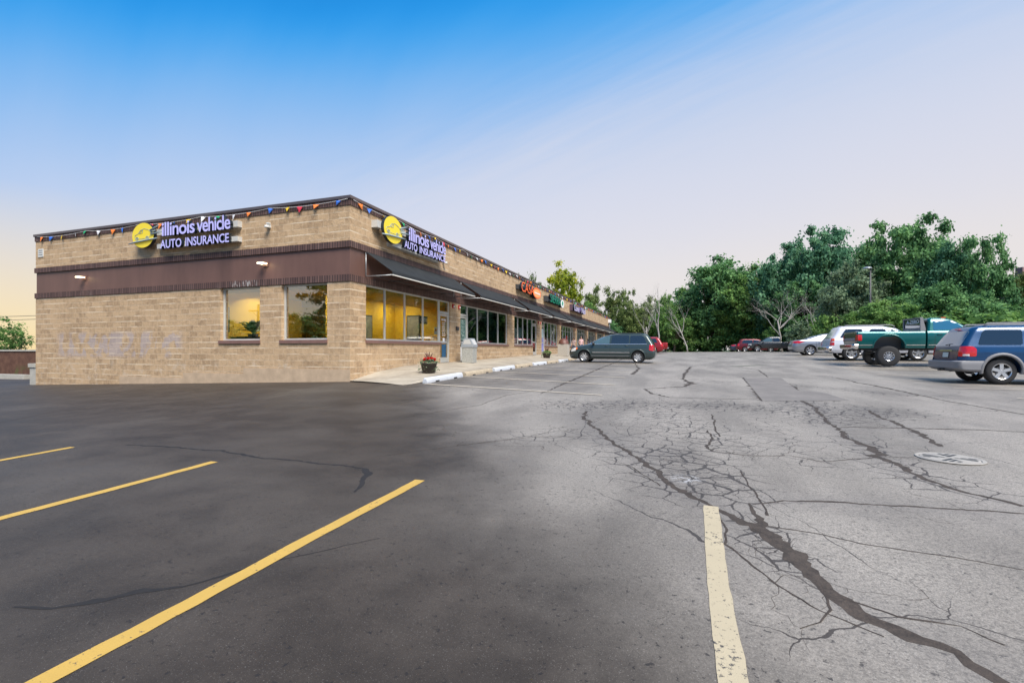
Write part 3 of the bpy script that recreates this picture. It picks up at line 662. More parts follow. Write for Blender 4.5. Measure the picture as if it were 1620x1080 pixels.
def mullions(mb, axis, a, b, z0, z1, splits, rec, t=.055, dep=.06):
    def bx(u0, u1, z0_, z1_, d0=0, d1=dep):
        if axis == 'y': mb.box(-rec - dep + d0, -rec - dep + d1, u0, u1, z0_, z1_)
        else: mb.box(u0, u1, rec + dep - d1, rec + dep - d0, z0_, z1_)
    bx(a, a + t, z0, z1); bx(b - t, b, z0, z1); bx(a + t, b - t, z0, z0 + t); bx(a + t, b - t, z1 - t, z1)
    for s_ in splits: bx(s_ - t / 2, s_ + t / 2, z0 + t, z1 - t, .001, dep + .001)
def pane(axis, a, b, z0, z1, rec, parent, mt=None):
    m = MB()
    if axis == 'y': m.add([(-rec, a, z0), (-rec, b, z0), (-rec, b, z1), (-rec, a, z1)], [(0, 1, 2, 3)])
    else: m.add([(a, rec, z0), (b, rec, z0), (b, rec, z1), (a, rec, z1)], [(0, 1, 2, 3)])
    return m.build('pane', mt or M['glass'], parent, None, False)
for k, (a, b) in enumerate((W1, W2)):
    m = MB(); mullions(m, 'x', a, b, ZS + .05, ZH, [], .12)
    f = m.build('window', M['alu'], BL); pane('x', a + .055, b - .055, ZS + .105, ZH - .055, .155, f, M['glass_street'])
    m = MB(); m.box(a - .05, b + .02, -.045, .2, ZS - .06, ZS + .05 - .001); m.build('sill', M['sill'], f)
SPL = {0: [1.99, 3.29, 4.66], 1: [10.23, 11.68, 13.2], 2: [16.8, 17.85, 18.9]}
for i, (k, a, b, c) in enumerate(UN):
    w0, w1 = (a, b) if k == 'w' else (b, c); d0, d1 = (b, c) if k == 'w' else (a, b)
    spl = SPL.get(i) or [w0 + (w1 - w0) * q / 4 for q in (1, 2, 3)]
    m = MB(); mullions(m, 'y', w0, w1 - .001, ZS + .05, ZH, spl, .06)
    if i in (4, 5, 6, 7, 8):
        for q0, q1 in zip([w0] + spl, spl + [w1]): m.box(-.118, -.062, q0 + .03, q1 - .03, 2.95, 2.995)
    f = m.build('window', M['alu'], BL)
    for q0, q1 in zip([w0] + spl, spl + [w1]): pane('y', q0 + .03, q1 - .03, ZS + .105, ZH - .055, .095, f, M['glass_corner'] if i == 0 else None)
    m = MB(); m.box(-.2, .05, w0 - (0 if k == 'd' else .03), w1 + (.03 if k == 'd' else 0), ZS - .05, ZS + .05 - .001); m.build('sill', M['sill'], f)
    zf = sw0((d0 + d1) / 2) + .01; zt = zf + 2.1
    m = MB(); mullions(m, 'y', d0 + .001, d1 - .001, zt + .08, ZH, [], .06, .05); mullions(m, 'y', d0 + .001, d1 - .001, zf, zt + .07, [], .06, .05, .07)
    d = m.build('door', M['alu'], BL); pane('y', d0 + .05, d1 - .05, zt + .13, ZH - .05, .095, d)
    m = MB(); mullions(m, 'y', d0 + .055, d1 - .055, zf + .02, zt, [], .075, .07, .045)
    m.box(-.118, -.078, d0 + .125, d1 - .125, zf + .85, zf + .93); m.box(-.119, -.076, d0 + .125, d1 - .125, zf + .09, zf + .22); m.build('leaf', M['alu'], d)
    pane('y', d0 + .12, d1 - .12, zf + .09, zt - .07, .098, d)
    hy = d1 - .2 if k == 'w' else d0 + .2
    m = MB(); m.tube([(-.07, hy, zf + .9), (-.02, hy, zf + .9), (-.02, hy, zf + 1.2), (-.07, hy, zf + 1.2)], .012); m.build('handle', M['darkgrey'], d)
    # shop decals on the door
    if i == 0:
        for (q, zz, hh, ww) in ((0, 2.62, .09, .42), (1, 2.48, .05, .3), (2, 2.39, .05, .3), (3, 2.30, .05, .32), (4, 2.21, .05, .3), (5, 2.12, .05, .33), (6, 2.03, .05, .3), (7, 1.94, .05, .3)):
            tx = ['OPEN HOURS', 'Mon 9-7', 'Tue 9-7', 'Wed 9-7', 'Thu 9-7', 'Fri 9-7', 'Sat 9-5', 'Sun 10-3'][q]
            text_mesh(tx, 'lettering', [M['white']], ww, hh, .003, .03, d, (-.09, (d0 + d1) / 2, zz), (R(90), 0, R(90)))
        m = MB(); m.box(-.094, -.090, 6.32, 6.72, .98, 1.55); m.build('blue_poster', mat('blue_poster', (.02, .10, .20), .5, var=.2), d)
        m = MB(); m.box(-.0935, -.090, 6.42, 6.60, 1.60, 1.82); m.build('paper_notice', M['white'], d)
    if i == 1:
        n_ = NB('patterned_door_film'); vv = n_.t.nodes.new('ShaderNodeTexVoronoi'); vv.inputs['Scale'].default_value = 11; n_.L.new(n_.tc, vv.inputs['Vector'])
        n_.L.new(n_.mix(n_.math('LESS_THAN', vv.outputs['Distance'], .33), (.08, .16, .14), (.40, .48, .44)), n_.b.inputs['Base Color'])
        m = MB(); m.box(-.098, -.094, 8.17, 8.81, 1.75, 2.75); m.build('patterned_film', n_.m, d)
        m = MB(); m.box(-.098, -.094, 8.17, 8.81, 1.0, 1.45); m.build('white_panel', M['offwhite'], d)
    if i == 3:
        m = MB(); m.box(-.098, -.094, 22.34, 23.06, 1.15, 2.2); m.build('blue_poster', mat('blue_violet_poster', (.12, .14, .55), .5, col2=(.5, .5, .75), vscale=5), d)
        m = MB(); m.box(-.098, -.094, 22.34, 23.06, 2.22, 2.9); m.build('pale_poster', mat('pale_blue_poster', (.3, .45, .5), .5, col2=(.6, .7, .7), vscale=8), d)
# interior rooms: floor, ceiling, party walls
bd = [TH, 7.5, 15.28, 21.62, 27.9, 34.65, 41.05, 47.4, 53.9, YE - TH]
wallm = ['yellow_wall', 'dark_wall', 'teal_wall', 'pale_wall', 'dark_wall', 'pale_wall', 'pale_wall', 'dark_wall', 'dark_wall']
for i in range(9):
    y0, y1 = bd[i] + .002, bd[i + 1] - .002; xb = -8.6 if i == 0 else -6.0; zf = sw0((y0 + y1) / 2) + .005
    m = MB(); m.box(xb, -TH - .001, y0, y1, zf - .1, zf, 1); m.box(xb, -TH - .001, y0, y1, 3.50, 3.56, 2)
    m.box(xb - .1, xb, y0, y1, zf, 3.5, 0); m.box(xb, -TH - .001, y1 - .05, y1, zf, 3.5, 0)
    if i: m.box(xb, -TH - .001, y0, y0 + .05, zf, 3.5, 0)
    else:
        for a, b, z0, z1 in ((xb, W1[0], zf, 3.5), (W1[1], W2[0], zf, 3.5), (W2[1], -TH - .001, zf, 3.5), (W1[0], W1[1], zf, ZS), (W2[0], W2[1], zf, ZS)): m.box(a, b, y0, y0 + .02, z0, z1, 0)
        m.box(-3.3, -3.2, 2.8, y1 - .05, zf, 3.5, 0); m.box(-6.6, -6.5, y0 + .02, 5.0, zf, 3.5, 0)
    m.box(-2.0, -TH - .002, y0 + .06, y1 - .06, 3.30, 3.495, 0)
    if i == 0: m.box(xb, -2.01, y0 + .03, 1.9, 3.30, 3.495, 0)
    m.build('room', [M[wallm[i]], M['carpet'], M['ceil']], BL)
# roof edge things and wall things
def lit(nm, loc, lab):
    t = empty(nm, loc, 0, lab, 'wall lamp', 'lit wall lamps on the brown fascia')
    m = MB(); m.box(-.10, .10, -.05, -.0, -.09, .09); m.box(-.13, .13, -.29, -.05, .02, .06); m.box(-.03, .03, -.12, -.05, -.04, .02); m.build('housing', M['sill'], t, 30)
    m = MB(); m.box(-.11, .11, -.28, -.07, -.02, .019); m.build('lens', M['wallpack'], t)
lit('wall_lamp', (-12.65, .02, 4.17), 'lit wall lamp on the brown fascia near the far left end of the building')
lit('wall_lamp', (-3.38, .02, 4.17), 'lit wall lamp on the brown fascia above and between the two street side windows')
def strobe(y, lab):
    t = empty('alarm_strobe', (0, y, 3.28), 0, lab, 'fire strobe', 'red fire strobes on the piers'); m = MB(); m.box(0, .055, -.07, .07, -.09, .09); m.build('body', M['red'], t)
    m = MB(); m.box(.056, .085, -.045, .045, -.05, .02); m.build('lens', M['white'], t)
for y, lab in ((7.22, 'red fire strobe high on the pier right of the nearest door, left of the pair'), (7.85, 'red fire strobe high on the pier right of the nearest door, right of the pair'),
               (21.3, 'left red fire strobe of the pair on the middle pier between two doors'), (21.9, 'right red fire strobe of the pair on the middle pier between two doors'), (34.5, 'single red fire strobe on the far pier left of the people'), (47.3, 'small distant red fire strobe on the pier above the minivan hood')): strobe(y, lab)
t = empty('mailbox', (0, 7.62, 2.28), 0, 'small dark box mounted on the pier below the red strobes', 'wall box'); m = MB(); m.box(0, .09, -.10, .10, -.09, .09); m.build('box', M['darkgrey'], t); m = MB(); m.box(.09, .1, -.105, .105, .05, .095); m.build('lid', M['sill'], t)
t = empty('security_light', (-3.2, 0, 5.42), 0, 'small white security light on the upper blockwork right of the street side sign', 'security light', 'small white security lights'); m = MB(); m.box(-.05, .05, -.06, 0, -.06, .06); m.lathe([(0, .03), (.07, .02), (.085, -.05), (.0, -.06)], 12, (0, -.13, -.02)); m.box(-.07, .07, -.1, -.04, .06, .1); m.build('housing', M['offwhite'], t, 40)
t = empty('security_light', (0, 6.25, 5.12), 0, 'small white security light on the shop side blockwork right of the sign lettering', 'security light', 'small white security lights'); m = MB(); m.box(0, .06, -.05, .05, -.06, .06); m.lathe([(0, .03), (.08, .02), (.085, -.06), (0, -.07)], 12, (.13, 0, -.02)); m.build('housing', M['offwhite'], t, 40)
t = empty('notice_plate', (-15.42, 0, 5.33), 0, 'small square white notice plate at the top left end of the wall', 'notice plate'); m = MB(); m.box(-.17, .17, -.02, 0, -.17, .17); m.build('plate', M['offwhite'], t)
for k in range(3):
    m = MB(); m.box(-.12, .12, -.0235, -.0205, .09 - k * .09, .11 - k * .09); m.build('printed_line', M['darkgrey'], t)
# awnings
AW = [(.74, 7.3), (8.0, 15.05), (15.8, 21.3), (21.95, 27.6), (28.3, 34.2), (34.9, 40.7), (41.4, 47.0), (47.7, 53.6), (54.3, 60.0)]
awl = ['nearest, over the corner shop windows', 'second from the corner, right of the sun disc sign', 'third from the corner, below the orange sign', 'fourth from the corner, below the green sign', 'fifth from the corner, just past the green sign',
       'sixth from the corner, below the lavender sign', 'seventh from the corner', 'second to last, above the minivan hood', 'last one at the far end of the building']
for (a, b), lab in zip(AW, awl):
    t = empty('awning', (0, a, 3.7), 0, 'black canvas awning, ' + lab, 'awning', 'black awnings along the shop fronts'); L = b - a
    m = MB(); N_ = 14; vs = []
    for j in range(N_ + 1):
        yy = L * j / N_; sag = .012 * math.sin(math.pi * ((j * 2 / N_) % 1))
        vs += [(.045, yy, .80), (.36, yy, .575 - sag), (.70, yy, .345 - sag), (1.05, yy, .115), (1.065, yy, .01), (1.05, yy, .01), (1.035, yy, .10), (.045, yy, .785)]
    m.add(vs, [(j * 8 + i, j * 8 + (i + 1) % 8, (j + 1) * 8 + (i + 1) % 8, (j + 1) * 8 + i) for j in range(N_) for i in range(8)] + [(0, 1, 2, 3, 6, 7), (3, 4, 5, 6)], 0, False); m.build('canvas', M['awning'], t)
    m = MB(); m.box(1.036, 1.075, 0, L, -.022, .009); m.build('piping', M['awning_line'], t)
    m = MB()
    for yy in [.03, L - .03]:
        m.tube([(.03, yy, .78), (.03, yy, -.01)], .016); m.tube([(.03, yy, .0), (1.03, yy, -.0)], .016)
    m.build('end_frame', M['galv'], t)
    m = MB()
    for q in range(1, 5):
        yy = L * q / 5; m.tube([(.03, yy, .0), (1.03, yy, 0)], .013); m.tube([(.03, yy, .74), (1.02, yy, .07)], .013)
    m.tube([(.35, .03, .0), (.35, L - .03, .0)], .012); m.build('frame', M['darkgrey'], t)
# illuminated signs ------------------------------------------------
def logo_disc(t, cx, cz, rx, rz, depth, front):
    """front(x, d, z): horizontal, distance out, height -> local point"""
    def cyl(name, r, d0, d1, mt, mside=None):
        m = MB(); n = 40; v0 = [front(cx + rx * r * math.cos(6.2832 * k / n), d0, cz + rz * r * math.sin(6.2832 * k / n)) for k in range(n)]; v1 = [front(cx + rx * r * math.cos(6.2832 * k / n), d1, cz + rz * r * math.sin(6.2832 * k / n)) for k in range(n)]
        m.add(v0 + v1, [tuple(range(n, 2 * n))], 0); m.add(v0 + v1, [(k, (k + 1) % n, (k + 1) % n + n, k + n) for k in range(n)] + [tuple(range(n))], 1); return m.build(name, [mt, mside or mt], t)
    cyl('disc', 1, depth - .12, depth, M['disc_yellow'], M['letter_side'])
    m = MB()
    def line(pts, w_, d=depth + .012):
        for a, b in zip(pts[:-1], pts[1:]):
            L = math.hypot(b[0] - a[0], b[1] - a[1]) or 1; nx, nz = -(b[1] - a[1]) / L * w_ / 2, (b[0] - a[0]) / L * w_ / 2
            q = [(a[0] + nx, a[1] + nz), (b[0] + nx, b[1] + nz), (b[0] - nx, b[1] - nz), (a[0] - nx, a[1] - nz)]
            vs = [front(cx + x * rx, dd, cz + z * rz) for dd in (depth + .001, d) for x, z in q]
            m.add(vs, [(4, 5, 6, 7), (0, 1, 5, 4), (1, 2, 6, 5), (2, 3, 7, 6), (3, 0, 4, 7)])
    line([(-.75, -.12), (-.70, .05), (-.45, .12), (-.2, .42), (.15, .52), (.5, .42), (.72, .25), (.74, -.02), (.62, -.2)], .026)
    line([(-.32, .15), (-.12, .36), (.02, .38), (-.02, .2), (-.32, .15)], .02); line([(-.35, -.28), (.25, -.26)], .02)
    for wx in (-.52, .42): line([(wx + .13 * math.cos(k * .524), -.24 + .13 * math.sin(k * .524)) for k in range(13)], .03); line([(wx + .06 * math.cos(k * .9), -.24 + .06 * math.sin(k * .9)) for k in range(8)], .03)
    line([(-.72, -.22), (-.66, -.26)], .04)
    m.build('car_outline', M['sign_line'], t)
    m = MB(); m.tube([front(cx + x * rx, depth + .03, cz + z * rz) for x, z in ((-1.25, -.62), (-.6, -.52), (.1, -.46), (.8, -.40), (1.35, -.36))], [.018, .035, .035, .03, .016], 8); m.build('road_stroke', M['sign_line'], t)
    for pts in (((.75, .32), (1.55, .68)), ((.8, .18), (1.2, .28)), ((.82, .02), (1.85, .12))):
        m = MB(); m.tube([front(cx + x * rx, depth + .02, cz + z * rz) for x, z in pts], [.035, .012], 8); m.build('speed_stroke', M['sign_line'], t)
# street side
S = empty('shop_sign', (0, 0, 0), 0, 'lilac letter sign illinois vehicle AUTO INSURANCE with yellow car disc on the street side wall', 'sign')
fx = lambda h, d, z: (h, -d, z)
logo_disc(S, -8.90, 5.50, .57, .455, .27, fx)
text_mesh('illinois', 'lettering', [M['purple_face'], M['letter_side']], 1.62, .49, .12, .016, S, (-7.05, -.25, 5.62), (R(90), 0, 0), space=.92)
text_mesh('vehicle', 'lettering', [M['purple_face'], M['letter_side']], 1.55, .49, .12, .016, S, (-5.37, -.25, 5.62), (R(90), 0, 0), space=.92)
text_mesh('AUTO', 'lettering', [M['purple_face'], M['letter_side']], 1.06, .31, .11, .018, S, (-7.42, -.25, 5.09), (R(90), 0, 0))
text_mesh('INSURANCE', 'lettering', [M['purple_face'], M['letter_side']], 2.03, .31, .11, .018, S, (-5.68, -.25, 5.09), (R(90), 0, 0))
for z0, z1 in ((5.47, 5.68), (4.98, 5.15)):
    m = MB(); m.box(-8.3, -4.42, -.18, -.0, z0, z1); m.build('raceway', M['box_grey'], S)
# shop side
S = empty('shop_sign', (0, 0, 0), 0, 'angled lilac letter sign illinois vehicle AUTO INSURANCE with yellow car disc above the first awning', 'sign')
fy = lambda h, d, z: (d, h, z)
logo_disc(S, 1.86, 5.44, .57, .46, .36, fy)
for tx, y0, y1, z0, z1 in (('illinois', 2.85, 4.35, 5.30, 5.78), ('vehicle', 4.45, 5.80, 5.30, 5.78), ('AUTO', 2.55, 3.45, 4.98, 5.25), ('INSURANCE', 3.62, 5.78, 4.98, 5.25)):
    text_mesh(tx, 'lettering', [M['purple_face'], M['letter_side']], y1 - y0, z1 - z0, .13, .016, S, (.31, (y0 + y1) / 2, (z0 + z1) / 2), (R(90), 0, R(90)), space=.92)
m = MB(); m.box(.0, .235, 1.1, 1.45, 5.38, 5.62); m.box(.0, .235, 2.0, 5.5, 5.44, 5.62); m.build('raceway', M['box_grey'], S)
m = MB(); m.box(.0, .235, 2.0, 5.4, 4.93, 5.08); m.build('raceway', M['box_grey'], S)
S = empty('shop_sign', (0, 0, 0), 0, 'red orange sign reading CASA with a round orange disc', 'sign')
text_mesh('CASA', 'lettering', [M['sign_orange'], M['letter_side']], 2.7, .62, .16, .0, S, (.30, 17.55, 5.30), (R(90), 0, R(90)))
m = MB(); n = 36
def disc(S, cy, cz, ry, rz, d0, d1, mt, side, name='disc'):
    m = MB(); n = 36; v = [(d, cy + ry * math.cos(6.2832 * k / n), cz + rz * math.sin(6.2832 * k / n)) for d in (d0, d1) for k in range(n)]
    m.add(v, [tuple(range(n, 2 * n))], 0); m.add(v, [(k, (k + 1) % n, (k + 1) % n + n, k + n) for k in range(n)] + [tuple(range(n))], 1); return m.build(name, [mt, side], S)
disc(S, 19.6, 5.22, .98, .37, .14, .40, M['sign_orange'], M['letter_side']); disc(S, 19.6, 5.20, .84, .28, .401, .412, M['sign_peach'], M['sign_peach'], 'inner_disc')
m = MB(); m.box(.415, .42, 18.95, 20.3, 5.17, 5.25); m.build('pale_script', M['sign_white'], S)
m = MB(); m.box(0, .21, 16.1, 18.7, 5.13, 5.42); m.build('raceway', M['darkgrey'], S)
S = empty('shop_sign', (0, 0, 0), 0, 'green sign reading SIERRA with a round white disc', 'sign')
text_mesh('SIERRA', 'lettering', [M['sign_green'], M['letter_side']], 3.5, .62, .16, .0, S, (.36, 24.9, 5.28), (R(90), 0, R(90)))
disc(S, 27.35, 5.20, .62, .34, .14, .40, M['sign_white'], M['letter_side']); disc(S, 27.35, 5.22, .25, .18, .401, .412, M['sign_green'], M['sign_green'], 'emblem')
m = MB(); m.box(0, .27, 22.7, 26.7, 4.98, 5.40); m.build('raceway', M['darkgrey'], S)
S = empty('shop_sign', (0, 0, 0), 0, 'lavender sign with a flower mark above the sixth awning', 'sign')
text_mesh('Luxe', 'lettering', [M['sign_lav'], M['letter_side']], 2.3, .60, .16, .01, S, (.36, 33.3, 5.30), (R(90), 0, R(90)))
text_mesh('Nail', 'lettering', [M['sign_lav'], M['letter_side']], 2.1, .60, .16, .01, S, (.36, 36.7, 5.30), (R(90), 0, R(90)))
m = MB()
for k in range(5): m.tube([(.40, 34.95, 5.26), (.40, 34.95 + .22 * math.cos(k * 1.257), 5.26 + .2 * math.sin(k * 1.257))], [.05, .09])
m.build('flower_mark', mat('purple_flower', (.12, .08, .25), .5), S)
m = MB(); m.box(0, .27, 31.9, 37.7, 5.0, 5.58); m.build('backing_box', mat('plum_sign_box', (.10, .06, .09), .5), S)
# bunting ----------------------------------------------------------
rnd = random.Random(11)
def bunting(t, path, n0, out, zt=6.0, spacing=.6, tall=.21):
    pts = []; L = path[1] - path[0]; n = int(abs(L) / 2.6); s_ = L / n
    def zz(u): f = ((u - path[0]) / s_) % 1; return zt - .07 * 4 * f * (1 - f)
    m = MB(); K = n * 8; m.tube([out(path[0] + L * k / K, .055, zz(path[0] + L * k / K)) for k in range(K + 1)], .007, 4); m.build('cord', M['white'], t)
    k = int(abs(L) / spacing); seq = [4, 0, 1, 2, 3, 2, 4, 0, 1, 5]
    for i in range(k):
        u = path[0] + L * (i + .5 + rnd.uniform(-.2, .2)) / k; z = zz(u); w_ = rnd.uniform(.07, .12); h = tall * rnd.uniform(.65, 1.05); tw = rnd.uniform(-.05, .05); sk = rnd.uniform(-.09, .09); fl = rnd.uniform(0, .07)
        a = out(u - w_, .06 + tw, z); b = out(u + w_, .06 - tw, z); c = out(u + sk, .07 + fl, z - h); mid = out(u + sk / 2, .085 + fl / 2, z - h * .5)
        m = MB(); m.add([a, b, c, mid], [(0, 1, 3), (0, 3, 2), (1, 2, 3)]); o = m.build('pennant', FLAG[seq[i % 10]], t)
        sm = o.modifiers.new('thick', 'SOLIDIFY'); sm.thickness = .003
t = empty('bunting', (0, 0, 0), 0, 'string of small coloured pennants along the roof edge of the street side', 'bunting'); bunting(t, (-15.6, -.05), 0, lambda u, d, z: (u, -d, z), spacing=.68)
t = empty('bunting', (0, 0, 0), 0, 'string of small coloured pennants along the roof edge above the shop fronts', 'bunting'); bunting(t, (.1, 57.0), 0, lambda u, d, z: (d, u, z), spacing=.62)
# roof things at the far end
t = empty('satellite_dish', (-.3, 56.5, 6.1), 0, 'small white satellite dish on the far end of the roof', 'satellite dish'); m = MB(); m.lathe([(0, .0), (.2, .02), (.34, .08), (.345, .09), (.2, .035), (0, .015)], 20, (.28, 0, .45), 'x'); m.build('dish', M['white'], t)
m = MB(); m.tube([(0, 0, 0), (0, 0, .45), (.28, 0, .45)], .025); m.build('mast', M['galv'], t)
t = empty('wall_box', (0, 58.6, 5.35), 0, 'pale utility box with cable at the far end of the upper wall', 'utility box'); m = MB(); m.box(0, .35, -.45, .45, -.1, .4); m.build('box', M['white'], t); m = MB(); m.tube([(.1, 0, -.1), (.12, .05, -.5), (.15, -.1, -1.0)], .09); m.build('pipe', M['galv'], t)
# things behind the corner shop glass ------------------------------
def picture(loc, w_, h, axis, lab):
    t = empty('framed_picture', loc, 0 if axis == 'y' else R(90), lab, 'framed picture', 'framed pictures on the yellow walls')
    m = MB(); m.box(-w_ / 2, w_ / 2, -.03, 0, -h / 2, h / 2); m.build('frame', M['black'], t)
    m = MB(); m.box(-w_ / 2 + .05, w_ / 2 - .05, -.034, -.031, -h / 2 + .06, h / 2 - .06); m.build('print', mat('faded_print', (.36, .34, .25), .5, col2=(.12, .13, .12), vscale=5), t)
picture((-6.49, 1.05, 2.45), .42, .95, 'x', 'dark framed picture on the yellow wall seen through the left street side window')
picture((-2.15, 7.42, 2.35), .7, 1.15, 'y', 'dark framed picture behind the third pane of the corner shop')
picture((-3.19, 5.35, 2.3), .55, 1.05, 'x', 'framed picture behind the first pane of the corner shop')
picture((-5.2, 7.40, 2.3), .6, .9, 'y', 'framed picture on the back wall seen through the right street side window')
t = empty('open_sign', (-.42, 5.32, 2.55), 0, 'dark window sign reading OPEN behind the fourth pane', 'window sign'); m = MB(); m.box(-.02, .0, -.33, .33, -.16, .16); m.build('board', M['darkgrey'], t)
text_mesh('OPEN', 'lettering', [M['offwhite']], .52, .2, .02, .03, t, (.012, 0, 0), (R(90), 0, R(90)))
m = MB(); m.tube([(-.02, 0, -.16), (-.02, .1, -.8)], .012, 5); m.build('cord', M['black'], t)
t = empty('paper_notice', (-.13, 5.84, 2.12), 0, 'white paper notice with red edge taped beside the corner shop door', 'paper notice'); m = MB(); m.box(0, .004, -.11, .11, -.15, .15); m.build('sheet', M['white'], t); m = MB(); m.box(.0045, .006, -.08, .08, -.02, .08); m.build('red_print', M['red'], t)
def bigplant(loc, lab, sc=1.0, mt='leaf_deep'):
    t = empty('potted_plant', loc, 0, lab, 'potted plant'); m = MB(); m.lathe([(0, 0), (.13, 0), (.17, .28), (.15, .28), (.14, .24), (0, .24)], 20); m.build('pot', M['darkgrey'], t)
    m = MB()
    for k in range(26):
        a = k * 2.4; l = rnd.uniform(.35, .62) * sc; up = rnd.uniform(.35, 1.3); d = Vector((math.cos(a), math.sin(a), up)).normalized(); side = Vector((-math.sin(a), math.cos(a), 0)); p0 = Vector((0, 0, .25 + .25 * rnd.random()))
        vs = []
        for j in range(6):
            f = j / 5; c = p0 + d * l * f + Vector((0, 0, -.25 * l * f * f)); ww = .12 * sc * math.sin(math.pi * min(.97, f * .85 + .12)); vs += [c + side * ww + Vector((0, 0, .03)), c, c - side * ww + Vector((0, 0, .03))]
        m.add(vs, [(3 * j + i, 3 * j + i + 1, 3 * j + i + 4, 3 * j + i + 3) for j in range(5) for i in range(2)], 0, True)
    m.build('foliage', mat('glossy_houseplant_leaf', (.05, .16, .04), .35, col2=(.16, .30, .08), vscale=4), t)
m = MB(); 
t = empty('cabinet', (-5.0, 1.0, sw0(0) + .35), 0, 'dark low cabinet behind the left street side window', 'cabinet'); m = MB(); m.box(-.75, .75, -.3, .3, 0, 1.05); m.build('carcass', M['darkgrey'], t); m = MB(); m.box(-.78, .78, -.33, .33, 1.05, 1.09); m.build('worktop', M['black'], t)
bigplant((-4.78, .78, 1.60), 'broad leaved green plant standing behind the left street side window')
bigplant((-1.95, .8, 1.15), 'dim green plant low behind the right street side window', .7)
for k in range(6):
    x, y = [(-2.45, 2.6), (-2.45, 4.6), (-2.45, 6.5), (-4.6, 2.35), (-5.8, 2.35), (-3.8, 2.35)][k]  # last panel is added to brighten the room behind the right street window
    t = empty('ceiling_light', (x, y, 3.49), 0, 'unseen lit ceiling panel inside the corner shop', 'ceiling light', 'ceiling panels inside the corner shop'); m = MB(); m.box(-.3, .3, -.3, .3, -.03, 0); m.build('frame', M['white'], t); m = MB(); m.box(-.27, .27, -.27, .27, -.036, -.031); m.build('diffuser', M['lamp'], t)
# window posters of the further shops
def poster(y0, y1, z0, z1, mt, lab):
    m = MB(); m.box(-.13, -.125, y0, y1, z0, z1); tag(m.build('window_poster', mt), lab, 'window poster')
poster(16.0, 16.7, 1.72, 2.7, mat('pale_poster', (.55, .60, .60), .6, var=.2, vscale=3), 'plain pale poster in the leftmost pane of the third shop')
poster(17.0, 17.75, 1.72, 2.75, mat('price_list', (.5, .62, .66), .6, col2=(.2, .34, .36), vscale=14), 'pale blue price list poster in the second pane of the third shop')
poster(23.3, 24.1, 2.8, 3.3, mat('green_poster', (.02, .25, .08), .6, var=.3), 'small green sign high in the first pane of the fourth shop')
poster(25.3, 26.1, 2.75, 3.35, mat('purple_poster', (.16, .10, .25), .6, var=.3), 'purple poster high in the third pane of the fourth shop')
poster(26.4, 27.1, 2.6, 3.3, mat('yellow_poster', (.45, .42, .06), .6, var=.3), 'yellow green poster in the last pane of the fourth shop')
poster(25.3, 26.0, 1.7, 2.1, mat('violet_poster', (.28, .12, .45), .6, var=.3), 'violet poster low in the third pane of the fourth shop')
poster(26.4, 27.1, 1.7, 2.2, mat('sky_poster', (.35, .5, .65), .6, var=.3), 'pale blue poster low in the last pane of the fourth shop')
poster(30.75, 31.5, 2.15, 2.6, mat('red_octagon', (.75, .05, .07), .5, emit=(.8, .04, .06), es=.3), 'bright red sign glowing in a pane of the fifth shop')
# ---------------- trash bins, planters
t = empty('trash_bin', (.72, 7.45, sw(.72, 7.45)), R(4), 'grey trash bin with hooded lid beside the pier and the patterned door', 'trash bin')
m = MB(); m.prism([(-.25, 0), (.25, 0), (.27, .70), (-.27, .70)], 'y', -.27, .27); m.build('bin_body', mat('pebbled_grey_bin', (.34, .34, .31), .8, var=.25, vscale=18, bump=.4, bscale=50), t)
m = MB(); m.prism([(-.29, .705), (.29, .705), (.29, .80), (.14, 1.10), (-.14, 1.10), (-.29, .80)], 'y', -.29, .29); m.build('hood', mat('grey_bin_hood', (.30, .33, .36), .5, var=.06), t)
m = MB(); m.prism([(.293, .81), (.15, 1.07), (.151, 1.075), (.296, .815)], 'y', -.2, .2); m.prism([(-.2, .84), (.2, .84), (.11, 1.04), (-.11, 1.04)], 'y', -.294, -.291); m.build('flap', mat('pale_flap', (.5, .5, .48), .5), t)
t = empty('trash_bin', (1.75, 21.9, sw(1.75, 21.9)), 0, 'pale boxy trash bin with brown domed top beside the minivan nose', 'trash bin')
m = MB(); m.box(-.36, .36, -.36, .36, 0, .88); m.build('bin_body', mat('exposed_aggregate_bin', (.42, .38, .32), .9, var=.25, vscale=25, bump=.4, bscale=50), t)
m = MB(); m.lathe([(.40, .885), (.385, .95), (.32, 1.12), (.2, 1.24), (.08, 1.29), (0, 1.30)], 20); m.build('dome_lid', mat('brown_bin_lid', (.13, .05, .035), .5), t, 30)
